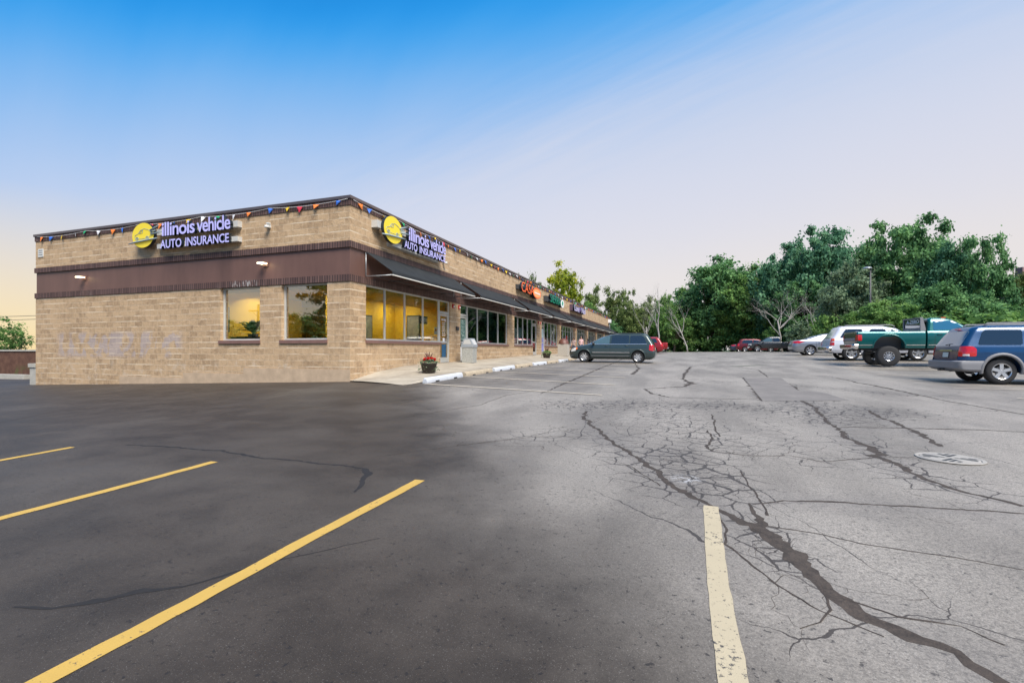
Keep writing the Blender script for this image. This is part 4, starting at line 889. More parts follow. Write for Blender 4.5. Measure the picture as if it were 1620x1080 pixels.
def planter(x, y, lab, flowers):
    t = empty('planter', (x, y, sw(x, y)), 0, lab, 'planter', 'dark tub planters on the sidewalk')
    m = MB(); m.lathe([(0, 0), (.20, 0), (.27, .30), (.285, .31), (.285, .335), (.25, .335), (.24, .28), (0, .28)], 24); m.build('tub', mat('dark_tub', (.045, .035, .03), .6, var=.2), t)
    m = MB()
    for k in range(430):
        a = rnd.uniform(0, 6.28); r = rnd.uniform(0, .36); z = .34 + .12 * (1 - (r / .36) ** 2) * rnd.random() + (.03 if r < .25 else -rnd.uniform(0, .30) * (r > .27) * (rnd.random() < .6)); p = Vector((r * math.cos(a), r * math.sin(a), z)); d = Vector((rnd.gauss(0, 1), rnd.gauss(0, 1), rnd.gauss(0, .6))).normalized() * .032; e = d.cross(Vector((rnd.gauss(0, 1), rnd.gauss(0, 1), 1))).normalized() * .02
        m.add([p - d, p + e, p + d, p - e], [(0, 1, 2, 3)])
    m.build('foliage', M['leaf_grey'] if flowers else M['leaf_mid'], t)
    m = MB()
    for k in range(24):
        a = rnd.uniform(0, 6.28); l = rnd.uniform(.22, .42); lean = rnd.uniform(.02, .22); c, s_ = math.cos(a), math.sin(a)
        m.add([(-.012 * s_, .012 * c, .33), (.012 * s_, -.012 * c, .33), (c * lean * .5 + .01 * s_, s_ * lean * .5 - .01 * c, .33 + l * .7), (c * lean, s_ * lean, .33 + l)], [(0, 1, 2), (0, 2, 3)])
    m.build('spikes', mat('dark_red_spikes', (.12, .05, .04), .6, var=.3), t)
    if flowers:
        for k in range(13):
            a = rnd.uniform(0, 6.28); r = rnd.uniform(.03, .26); m = MB(); c = Vector((r * math.cos(a), r * math.sin(a), rnd.uniform(.43, .50)))
            for j in range(9):
                d = Vector((rnd.gauss(0, 1), rnd.gauss(0, 1), rnd.gauss(0, .6))).normalized() * .062; e = d.cross(Vector((rnd.gauss(0, 1), rnd.gauss(0, 1), 1))).normalized() * .05; m.add([c - d, c + e, c + d, c - e], [(0, 1, 2, 3)])
            m.build('blossom', mat('red_blossom', (.60, .015, .01), .5) if k == 0 else bpy.data.materials['red_blossom'], t)
planter(1.80, 1.75, 'dark tub planter with red flowers and trailing leaves near the building corner', True)
planter(1.65, 17.5, 'dark square looking tub planter with green leaves and brown spikes, without flowers', False)
# ---------------- left of the building
gl = gz(-16.0, .3)
t = empty('retaining_pillar', (-15.83, .05, gl), 0, 'pale concrete pillar with capstone at the left end of the building', 'pillar')
m = MB(); m.box(-.42, 0, -.02, .5, -.2, .74); m.build('shaft', M['concrete_grey'], t); m = MB(); m.box(-.47, 0, -.06, .55, .741, .90); m.build('capstone', M['concrete_grey'], t)
m = MB(); m.box(-.36, -.05, .5, 7.0, -.2, .55); m.build('low_wall', M['concrete_grey'], t)
t = empty('railing', (-16.03, .2, gl + .9), 0, 'yellow pipe railing on top of the concrete pillar', 'railing')
YM = mat('yellow_railing_paint', (.72, .50, .05), .5)
for yy in (0, 2.2): m = MB(); m.tube([(0, yy, 0), (0, yy, 1.02)], .035); m.build('post', YM, t)
for zz in (.45, 1.0): m = MB(); m.tube([(0, 0, zz), (0, 4.2, zz)], .03); m.tube([(0, 0, zz), (.35, .0, zz)], .03); m.build('rail', YM, t)
pa = at(-140, 31); pb = at(90, 27)
d = Vector((pb[0] - pa[0], pb[1] - pa[1], 0)); rz = math.atan2(d.y, d.x); zg = -.05
t = empty('boundary_wall', (pa[0], pa[1], zg), rz, 'dark red brown wall with pale coping behind the left end of the building', 'wall')
n_ = NB('red_brown_wall'); c = n_.mix(n_.ss(n_.noise(2.5, 6, .7), .3, .7), (.085, .035, .022), (.15, .075, .045)); c = n_.mix(n_.math('MULTIPLY', n_.ss(n_.noise(1.1, 4), .5, .65), n_.math('SUBTRACT', 1.0, n_.ss(n_.xyz()[2], .1, .6))), c, (.10, .09, .03)); n_.L.new(c, n_.b.inputs['Base Color']); n_.b.inputs['Roughness'].default_value = .85
m = MB(); m.box(0, d.length, 0, .25, -.4, 1.27); m.build('wall', n_.m, t); m = MB(); m.box(0, d.length, -.05, .3, 1.271, 1.36); m.build('coping', M['concrete_grey'], t)
t = empty('raised_kerb', (pa[0] + .3, pa[1] - 1.6, zg), rz, 'pale concrete kerb in front of the dark red brown wall', 'kerb'); m = MB(); m.box(-1, d.length, 0, .35, -.6, .03); m.build('kerb', M['concrete_grey'], t)
# overhead lines on poles, left background
def polewire(a, b, hz, lab):
    m = MB(); pts = []
    for k in range(13):
        f = k / 12; pts.append((a[0] + (b[0] - a[0]) * f, a[1] + (b[1] - a[1]) * f, hz - .5 * 4 * f * (1 - f)))
    m.tube(pts, .035, 5); tag(m.build('overhead_wire', M['darkgrey']), lab, 'overhead wire')
polewire(at(-200, 70), at(150, 66), 1.3 + 52 / 761 * 68 + .5, 'upper thin overhead wire against the yellow sky left of the building')
polewire(at(-200, 70.5), at(150, 66.5), 1.3 + 49 / 761 * 68 + .3, 'lower thin overhead wire against the yellow sky left of the building')
# ================================================================ VEHICLES
def paint(name, c, rough=.22, metal=.35): return mat(name, c, max(rough, .3), metal=metal, coat=.55, var=.05, vscale=2)
M['carglass'] = mat('tinted_car_glass', (.018, .024, .030), .03, spec=1.0, coat=1.0)
M['carglass_light'] = mat('clear_car_glass', (.07, .12, .135), .03, spec=1.0, coat=1.0)
M['rubber'] = mat('tyre_rubber', (.022, .022, .023), .8, bump=.4, bscale=60)
M['chrome'] = mat('chrome', (.75, .75, .76), .12, metal=1.0)
M['alloy'] = mat('alloy_wheel', (.62, .63, .65), .25, metal=.8)
M['trim'] = mat('black_trim', (.02, .02, .022), .5)
M['taillight'] = mat('red_lamp_lens', (.55, .012, .012), .12, coat=1.0, col2=(.30, .005, .008), vscale=9, emit=(.5, .01, .01), es=.15)
M['lens_clear'] = mat('clear_lamp_lens', (.62, .62, .60), .1, coat=1.0)
M['amber'] = mat('amber_lens', (.75, .16, .02), .2, coat=1.0)
M['plate'] = mat('licence_plate', (.60, .66, .62), .4)
M['greyclad'] = mat('grey_cladding', (.22, .22, .23), .5)
def li(tab, z): return float(np.interp(z, [a for a, _ in tab], [b for _, b in tab]))
class Shell:
    """stack of rounded-rectangle plan slices: rear(z), front(z), half width(z), corner radii"""
    def __init__(s, rear, front, wid, rr=(.14, .16), rf=(.45, .40), exp=1.0):
        s.rear, s.front, s.wid, s.rr, s.rf = rear, front, wid, rr, rf
    def side(s, x, z):
        x0, x1, w_ = li(s.rear, z), li(s.front, z), li(s.wid, z); y = w_
        for d, (rx, ry) in ((x - x0, s.rr), (x1 - x, s.rf)):
            if d < rx: q = 1 - max(d, 0) / rx; y = min(y, w_ - ry + ry * math.sqrt(max(0, 1 - q * q)))
        return y
    def end(s, y, z, rear=True):
        x0, x1, w_ = li(s.rear, z), li(s.front, z), li(s.wid, z); rx, ry = s.rr if rear else s.rf
        q = max(0, (abs(y) - (w_ - ry)) / ry); q = min(q, 1); d = rx * (1 - math.sqrt(1 - q * q))
        return x0 + d if rear else x1 - d
    def ring(s, z, n=7):
        x0, x1, w_ = li(s.rear, z), li(s.front, z), li(s.wid, z); pts = []
        sc = min(1, (x1 - x0) / (s.rr[0] + s.rf[0] + .05))
        (rx, ry), (fx, fy) = [(a * sc, min(b, w_ * .95)) for a, b in (s.rr, s.rf)]
        for k in range(n + 1): a = math.pi / 2 * k / n; pts.append((x1 - fx + fx * math.cos(a), w_ - fy + fy * math.sin(a)))
        for k in range(1, 12): pts.append((x1 - fx + (x0 + rx - x1 + fx) * k / 12, w_))
        for k in range(n + 1): a = math.pi / 2 * k / n; pts.append((x0 + rx - rx * math.sin(a), w_ - ry + ry * math.cos(a)))
        full = pts + [(x, -y) for x, y in reversed(pts)]
        return full
    def mesh(s, extra=2):
        zs = sorted(set(z for t in (s.rear, s.front, s.wid) for z, _ in t)); lo = max(s.rear[0][0], s.front[0][0]); hi = min(s.rear[-1][0], s.front[-1][0])
        zs = [z for z in zs if lo <= z <= hi]; Z = []
        for a, b in zip(zs[:-1], zs[1:]):
            n = extra if b - a > .04 else 1
            Z += [a + (b - a) * k / n for k in range(n)]
        Z.append(zs[-1]); m = MB(); R0 = [s.ring(z) for z in Z]; n = len(R0[0])
        m.add([(x, y, z) for r, z in zip(R0, Z) for x, y in r], [(j * n + i, j * n + (i + 1) % n, (j + 1) * n + (i + 1) % n, (j + 1) * n + i) for j in range(len(Z) - 1) for i in range(n)], 0, True)
        # caps as strips between the two long sides
        h = n // 2
        for j, rev in ((0, True), (len(Z) - 1, False)):
            m.f += [tuple(j * n + q for q in (i, i + 1, n - 2 - i, n - 1 - i)) for i in range(h - 1)]; m.m += [0] * (h - 1); m.sm += [True] * (h - 1)
        return m
def boolean(o, cutters):
    for c in cutters:
        md = o.modifiers.new('cut', 'BOOLEAN'); md.operation = 'DIFFERENCE'; md.object = c; md.solver = 'EXACT'
    bpy.context.view_layer.update(); dg = bpy.context.evaluated_depsgraph_get(); me = bpy.data.meshes.new_from_object(o.evaluated_get(dg))
    o.modifiers.clear(); old = o.data; o.data = me; me.name = old.name; bpy.data.meshes.remove(old)
    for c in cutters: bpy.data.objects.remove(c)
    me.polygons.foreach_set('use_smooth', [True] * len(me.polygons)); me.set_sharp_from_angle(angle=R(38)); return o
def cyl_cut(x, z, r, w0=-3, w1=3):
    m = MB(); n = 36; m.add([(x + r * math.cos(6.2832 * k / n), y, z + r * math.sin(6.2832 * k / n)) for y in (w0, w1) for k in range(n)], [tuple(range(n)), tuple(range(2 * n - 1, n - 1, -1))] + [(k, (k + 1) % n, (k + 1) % n + n, k + n) for k in range(n)]); return m.build('cut', M['black'])
def roundpoly(p, r=.06, n=4):
    out = []; L = len(p)
    for i in range(L):
        a, b, c = Vector(p[i - 1]), Vector(p[i]), Vector(p[(i + 1) % L]); u = (a - b); v_ = (c - b); ru = min(r, u.length * .45); rv = min(r, v_.length * .45); s_ = b + u.normalized() * ru; e = b + v_.normalized() * rv
        for k in range(n + 1): f = k / n; out.append(tuple((s_ * (1 - f) ** 2 + b * 2 * f * (1 - f) + e * f * f)))
    return out
def patch(name, poly, fn, mt, parent, r=.05, rings=5, dens=.12):
    """fill a 2D polygon with concentric rings mapped by fn(u, v) onto a surface"""
    p = roundpoly(poly, r); q = []
    for i in range(len(p)):
        a, b = p[i], p[(i + 1) % len(p)]; L = math.hypot(a[0] - b[0], a[1] - b[1]); n = max(1, int(L / dens)); q += [(a[0] + (b[0] - a[0]) * k / n, a[1] + (b[1] - a[1]) * k / n) for k in range(n)]
    cx = sum(a for a, _ in q) / len(q); cz = sum(b for _, b in q) / len(q); n = len(q); m = MB(); vs = []
    for j in range(rings): f = 1 - j / rings; vs += [fn(cx + (a - cx) * f, cz + (b - cz) * f) for a, b in q]
    vs.append(fn(cx, cz)); fs = [(j * n + i, j * n + (i + 1) % n, (j + 1) * n + (i + 1) % n, (j + 1) * n + i) for j in range(rings - 1) for i in range(n)] + [((rings - 1) * n + i, (rings - 1) * n + (i + 1) % n, rings * n) for i in range(n)]
    m.add(vs, fs, 0, True); return m.build(name, mt, parent)
def sidef(sh, s_, off=.006): return lambda x, z: (x, s_ * (sh.side(x, z) + off), z)
def rearf(sh, off=.006): return lambda y, z: (sh.end(y, z) - off, y, z)
def frontf(sh, off=.006): return lambda y, z: (sh.end(y, z, False) + off, y, z)
def both(name, poly, sh, mt, parent, off=.006, r=.05, label=None):
    for s_ in (1, -1): patch(name, poly, sidef(sh, s_, off), mt, parent, r)
def wheel(parent, x, y, r, wd, rimr, spokes, style='alloy', steer=0):
    s_ = 1 if y > 0 else -1
    w_ = MB(); w_.lathe([(0, s_ * -.02), (rimr * .62, s_ * -.02), (rimr * .62, s_ * -.06), (0, s_ * -.06)], 20, axis='y'); o = w_.build('wheel', M['darkgrey'], parent, 40); o.location = (x, y - s_ * .02, r)
    m = MB(); hw = wd / 2
    m.lathe([(rimr, hw * .85), (rimr + .012, hw), (r - .07, hw * 1.05), (r - .02, hw * .9), (r, hw * .72), (r, -hw * .72), (r - .02, -hw * .9), (r - .07, -hw * 1.05), (rimr, -hw)], 40, axis='y', c=(0, -s_ * hw, 0)); m.build('tyre', M['rubber'], o, 50)
    m = MB(); f = s_
    m.lathe([(rimr * 1.0, f * 0), (rimr * .97, f * .012), (rimr * .90, f * .0), (rimr * .86, f * -.05), (rimr * .9, f * -.16)], 40, axis='y')
    m.lathe([(0, f * .0), (rimr * .18, f * 0), (rimr * .24, f * -.015), (rimr * .26, f * -.05)], 20, axis='y')
    for k in range(spokes):
        a = 6.2832 * k / spokes + .3; ca, sa = math.cos(a), math.sin(a); w0, w1 = (.17, .13) if style == 'alloy' else (.10, .10); q = []
        for (rr_, ww, dd) in ((rimr * .2, w0 * rimr, -.004), (rimr * .93, w1 * rimr * (1.5 if style == 'alloy' else 1), -.002)):
            for t_ in (-1, 1): q.append((ca * rr_ - sa * ww * t_, f * dd, sa * rr_ + ca * ww * t_))
        q2 = [(a_, b_ - f * .03, c_) for a_, b_, c_ in q]; m.add(q + q2, [(0, 1, 3, 2), (4, 6, 7, 5), (0, 2, 6, 4), (1, 5, 7, 3), (2, 3, 7, 6), (0, 4, 5, 1)])
    m.build('rim', M['alloy'], o, 40); return o
def under(parent, x0, x1, w_, z0, z1): m = MB(); m.box(x0, x1, -w_, w_, z0, z1); m.build('underbody', M['trim'], parent)
def seam(parent, sh, pts, wd=.012, mt=None, off=.004, name='door_seam'):
    m = MB()
    for s_ in (1, -1):
        vs = []
        for i, (x, z) in enumerate(pts):
            a = pts[max(i - 1, 0)]; b = pts[min(i + 1, len(pts) - 1)]; L = math.hypot(b[0] - a[0], b[1] - a[1]) or 1; nx, nz = -(b[1] - a[1]) / L * wd / 2, (b[0] - a[0]) / L * wd / 2
            for t_ in (1, -1): vs.append((x + nx * t_, s_ * (sh.side(x + nx * t_, z + nz * t_) + off), z + nz * t_))
        m.add(vs, [(2 * i, 2 * i + 1, 2 * i + 3, 2 * i + 2) for i in range(len(pts) - 1)])
    return m.build(name, mt or M['trim'], parent)
def lin(a, b, n=8): return [(a[0] + (b[0] - a[0]) * k / n, a[1] + (b[1] - a[1]) * k / n) for k in range(n + 1)]
def handle(parent, sh, x, z, mt):
    for s_ in (1, -1): m = MB(); y = s_ * (sh.side(x, z)); m.tube([(x - .09, y, z), (x - .08, y + s_ * .035, z), (x + .08, y + s_ * .035, z), (x + .09, y, z)], .014, 6); m.build('door_handle', mt, parent)
def mirror(parent, sh, x, z, mt):
    for s_ in (1, -1):
        y = s_ * (sh.side(x, z)); m = MB(); m.lathe([(0, -.09), (.06, -.07), (.095, 0), (.09, .05), (0, .06)], 12, (x, y + s_ * .15, z + .06), 'x'); m.box(x - .03, x + .03, min(y, y + s_ * .14), max(y, y + s_ * .14), z, z + .04); m.build('side_mirror', mt, parent, 50)
def wheels4(t, xs, w_, r, wd, rim, sp, style='alloy'):
    for x in xs:
        for s_ in (1, -1): wheel(t, x, s_ * w_, r, wd, rim, sp, style)
def rails(parent, sh, x0, x1, z, y, mt, h=.06):
    for s_ in (1, -1): m = MB(); m.tube([(x0, s_ * y, z - .02), (x0 + .12, s_ * y, z + h), (x1 - .15, s_ * y, z + h), (x1, s_ * y, z - .03)], .024, 8); m.build('roof_rail', mt, parent)
def arch_lip(parent, sh, xc, zc, r, wd, mt, a0=-8, a1=188, out=.03, name='arch_flare'):
    for s_ in (1, -1):
        m = MB(); n = 20; vs = []
        for k in range(n + 1):
            a = R(a0 + (a1 - a0) * k / n)
            for rr_, oo in ((r, out), (r + wd * .75, out), (r + wd, .003)):
                x, z = xc + rr_ * math.cos(a), zc + rr_ * math.sin(a); vs.append((x, s_ * (sh.side(x, max(z, sh.wid[0][0])) + oo), z))
            x, z = xc + r * math.cos(a), zc + r * math.sin(a); vs.append((x, s_ * (sh.side(x, max(z, sh.wid[0][0])) - .05), z))
        m.add(vs, [(4 * k + i, 4 * k + (i + 1) % 4, 4 * k + 4 + (i + 1) % 4, 4 * k + 4 + i) for k in range(n) for i in range(4)], 0, True); m.build(name, mt, parent)
def suv(name, L, H, W, loc, rz, label, cat, P, style, group=None):
    """estate / SUV / minivan shaped bodies; profile tables are fractions written per style"""
    t = empty(name, loc, rz, label, cat, group)
    return t
def place(x_rear, y_c, facing=1, tilt=True):
    L = 4.6 * facing; z0 = gz(x_rear + .2 * L, y_c); z1 = gz(x_rear + .8 * L, y_c); return z0, z1
def put_vehicle(t, xr, yc, facing, xw0, xw1):
    """stand the vehicle on its wheels: xw0, xw1 are wheel positions along its own length"""
    s_ = 1 if facing > 0 else -1; za, zb_ = gz(xr + s_ * xw0, yc), gz(xr + s_ * xw1, yc); p = math.atan((zb_ - za) / (xw1 - xw0))
    t.location = (xr, yc, za - math.tan(p) * xw0 + .004); t.rotation_mode = 'XYZ'; t.rotation_euler = (0, -p, 0) if s_ > 0 else (0, -p, math.pi)
    if s_ < 0: t.rotation_euler = Matrix.Rotation(math.pi, 3, 'Z').__matmul__(Matrix.Rotation(-p, 3, 'Y')).to_euler()
# ---------- minivan (dark green grey, nose towards the shops)
def minivan():
    t = empty('minivan', (0, 0, 0), 0, 'dark grey green minivan parked nose in to the sidewalk, seen side on', 'minivan'); B = paint('dark_green_grey_paint', (.040, .062, .062))
    rear = [(.22, .22), (.32, .06), (.5, .0), (.68, .0), (.74, .05), (1.0, .08), (1.12, .12), (1.35, .26), (1.55, .38), (1.66, .48), (1.71, .60), (1.73, .85)]
    front = [(.22, 4.98), (.32, 5.06), (.5, 5.10), (.66, 5.07), (.80, 4.98), (.90, 4.80), (.98, 4.52), (1.04, 4.22), (1.08, 4.00), (1.2, 3.76), (1.4, 3.36), (1.55, 3.02), (1.65, 2.66), (1.71, 2.30), (1.73, 2.0)]
    wid = [(.22, .86), (.34, .96), (.6, 1.0), (.85, .985), (1.0, .955), (1.08, .93), (1.35, .85), (1.55, .785), (1.66, .72), (1.71, .64), (1.73, .50)]
    sh = Shell(rear, front, wid, (.16, .20), (.50, .42)); o = sh.mesh(3).build('body', B, t, 40); boolean(o, [cyl_cut(.98, .36, .395), cyl_cut(4.12, .36, .395)]); under(t, .3, 4.8, .80, .2, .80)
    both('side_window', [(1.02, 1.12), (1.00, 1.20), (.72, 1.545), (.62, 1.545), (.52, 1.12)][::-1], sh, M['carglass'], t) if 0 else None
    both('side_window', [(.50, 1.13), (1.42, 1.13), (1.42, 1.60), (.80, 1.60), (.66, 1.54)], sh, M['carglass'], t, r=.08)
    both('side_window', [(1.50, 1.13), (2.52, 1.13), (2.46, 1.615), (1.50, 1.62)], sh, M['carglass'], t, r=.05)
    both('side_window', [(2.62, 1.12), (3.62, 1.10), (3.40, 1.28), (3.02, 1.53), (2.58, 1.60)], sh, M['carglass_light'], t, r=.05)
    both('side_window', [(3.66, 1.12), (3.80, 1.11), (3.62, 1.22)], sh, M['carglass'], t, r=.02)
    patch('windshield', [(-.80, 1.10), (.80, 1.10), (.66, 1.58), (-.66, 1.58)], frontf(sh), M['carglass_light'], t); patch('rear_window', [(-.74, 1.10), (.74, 1.10), (.62, 1.52), (-.62, 1.52)], rearf(sh), M['carglass'], t)
    seam(t, sh, lin((.48, 1.105), (3.9, 1.085), 20), .03, M['alloy'], .012, 'chrome_strip'); seam(t, sh, lin((1.45, .60), (3.62, .60), 20), .05, M['chrome'], .02, 'side_moulding'); seam(t, sh, lin((1.45, .40), (3.68, .40), 20), .03, M['greyclad'], .012, 'sill_strip')
    seam(t, sh, lin((1.46, 1.10), (1.46, .45), 8)); seam(t, sh, lin((2.56, 1.10), (2.60, .34), 8)); seam(t, sh, lin((3.72, 1.06), (3.66, .45), 8))
    for s_ in (1, -1):
        patch('taillight', [(.10, .70), (.36, .74), (.34, 1.06), (.14, 1.08)], sidef(sh, s_, .012), M['taillight'], t); patch('headlight', [(4.62, .68), (4.93, .62), (4.92, .78), (4.60, .90)], sidef(sh, s_, .012), M['lens_clear'], t); patch('indicator', [(4.50, .80), (4.62, .74), (4.61, .89), (4.52, .90)], sidef(sh, s_, .014), M['amber'], t)
        patch('taillight', [(s_ * .80, .72), (s_ * .92, .72), (s_ * .88, 1.05), (s_ * .76, 1.05)], rearf(sh, .012), M['taillight'], t)
    patch('grille', [(-.45, .60), (.45, .60), (.5, .80), (-.5, .80)], frontf(sh, .01), M['trim'], t); patch('number_plate', [(-.26, .76), (.26, .76), (.26, .90), (-.26, .90)], rearf(sh, .012), M['plate'], t, .01)
    for x in (.98, 4.12): arch_lip(t, sh, x, .36, .385, .07, B, out=.018)
    handle(t, sh, 1.62, 1.0, B); handle(t, sh, 2.78, .99, B); mirror(t, sh, 3.55, 1.07, M['trim']); rails(t, sh, .75, 2.9, 1.705, .60, M['trim'], .035); wheels4(t, (.98, 4.12), .965, .335, .23, .215, 7)
    put_vehicle(t, 8.42, 17.2, -1, .98, 4.12); return t
minivan()
# ---------- blue SUV
def suv_blue():
    t = empty('suv', (0, 0, 0), 0, 'blue SUV with grey bumper and large red tail light at the right edge', 'SUV'); B = paint('bright_blue_paint', (.005, .048, .135), .18, .3)
    rear = [(.36, .20), (.42, .04), (.50, .0), (.66, .0), (.70, .07), (.98, .10), (1.14, .13), (1.40, .27), (1.62, .40), (1.70, .48), (1.75, .60), (1.77, .80)]
    front = [(.30, 4.60), (.42, 4.72), (.7, 4.76), (.92, 4.66), (1.04, 4.40), (1.10, 3.9), (1.14, 3.52), (1.4, 3.12), (1.62, 2.75), (1.72, 2.4), (1.77, 2.0)]
    wid = [(.30, .84), (.42, .90), (.6, .92), (.95, .93), (1.10, .90), (1.14, .885), (1.4, .80), (1.62, .735), (1.70, .69), (1.75, .60), (1.77, .50)]
    sh = Shell(rear, front, wid, (.16, .18), (.4, .35)); o = sh.mesh(3).build('body', B, t, 40); boolean(o, [cyl_cut(1.06, .40, .455), cyl_cut(3.94, .40, .455)]); under(t, .3, 4.5, .66, .33, .9)
    both('side_window', [(.50, 1.17), (1.55, 1.17), (1.60, 1.62), (.74, 1.63), (.66, 1.58)], sh, M['carglass'], t, .008, .07); both('side_window', [(1.98, 1.17), (2.62, 1.17), (2.58, 1.63), (2.02, 1.63)], sh, M['carglass'], t, .008, .07)
    both('side_window', [(2.74, 1.17), (3.40, 1.17), (2.95, 1.55), (2.70, 1.62)], sh, M['carglass_light'], t, .008, .05)
    patch('rear_window', [(-.76, 1.14), (.76, 1.14), (.665, 1.60), (-.665, 1.60)], rearf(sh, .008), mat('rear_glass_pale_reflection', (.09, .10, .115), .04, spec=1, coat=1), t, .06); patch('windshield', [(-.75, 1.2), (.75, 1.2), (.64, 1.62), (-.64, 1.62)], frontf(sh), M['carglass'], t)
    # two-tone lower body: bumper and arch flares
    bs = Shell([(.36, .17), (.40, .02), (.46, -.05), (.66, -.06), (.69, -.02)], [(.36, .80), (.69, .80)], [(.36, .88), (.42, .935), (.66, .95), (.69, .93)], (.16, .2), (.01, .01)); ob = bs.mesh(2).build('rear_bumper', M['greyclad'], t, 40)
    boolean(ob, [cyl_cut(1.06, .40, .455)])
    m = MB(); m.box(-.03, .25, -.62, .62, .685, .697); m.build('bumper_step_pad', M['trim'], t); m = MB(); m.box(-.11, .0, -.05, .05, .36, .43); m.tube([(-.10, -.22, .41), (-.04, -.22, .41)], .03); m.build('tow_hitch', M['trim'], t)
    for x in (1.06, 3.94): arch_lip(t, sh, x, .40, .45, .085, M['greyclad'], out=.04, a0=-12, a1=192)
    m = MB()
    for s_ in (1, -1): m.box(1.58, 3.42, s_ * .90 - .03, s_ * .90 + .03, .30, .50)
    m.build('sill_cladding', M['greyclad'], t)
    for s_ in (1, -1):
        patch('taillight', [(.115, .82), (.44, .82), (.45, 1.06), (.36, 1.13), (.14, 1.13)], sidef(sh, s_, .014), M['taillight'], t, .05); patch('taillight', [(s_ * .74, .82), (s_ * .90, .82), (s_ * .87, 1.13), (s_ * .75, 1.13)], rearf(sh, .014), M['taillight'], t, .03)
        patch('reverse_light', [(.12, .83), (.27, .83), (.27, .89), (.13, .89)], sidef(sh, s_, .02), M['lens_clear'], t, .02)
        patch('bumper_corner', [(.04, .70), (.72, .70), (.66, .80), (.08, .815)], sidef(sh, s_, .02), B, t, .03)
    patch('tailgate_panel', [(-.71, .74), (.71, .74), (.72, 1.02), (-.72, 1.02)], rearf(sh, .008), mat('dark_blue_tailgate', (.010, .03, .10), .25, metal=.3, coat=1), t, .04); patch('chrome_strip', [(-.38, .985), (.38, .985), (.38, 1.02), (-.38, 1.02)], rearf(sh, .02), M['chrome'], t, .01)
    patch('number_plate', [(-.20, .79), (.14, .79), (.14, .94), (-.20, .94)], rearf(sh, .022), M['plate'], t, .01); patch('plate_edge', [(-.22, .77), (.16, .77), (.16, .96), (-.22, .96)], rearf(sh, .016), M['trim'], t, .01)
    m = MB(); m.tube([(.085, .0, 1.17), (.16, -.12, 1.20), (.17, -.45, 1.19)], .014, 6); m.build('rear_wiper', M['trim'], t); m = MB(); m.box(.37, .42, -.12, .12, 1.655, 1.68); m.build('high_brake_light', M['taillight'], t)
    patch('fuel_flap', [(.62, .93), (.80, .93), (.80, 1.07), (.62, 1.07)], sidef(sh, -1, .004), B, t, .08); seam(t, sh, lin((1.72, 1.70), (1.76, .95), 8) + lin((1.72, .9), (1.60, .62), 5)); seam(t, sh, lin((2.66, 1.68), (2.70, .5), 8)); seam(t, sh, lin((1.80, 1.12), (3.4, 1.12), 8), .02)
    handle(t, sh, 1.92, 1.02, M['trim']); handle(t, sh, 2.88, 1.02, M['trim']); rails(t, sh, .75, 3.0, 1.755, .585, M['greyclad'], .075); mirror(t, sh, 3.2, 1.15, M['trim']); wheels4(t, (1.06, 3.94), .90, .378, .26, .245, 5)
    put_vehicle(t, 17.72, 6.68, 1, 1.06, 3.94); return t
suv_blue()
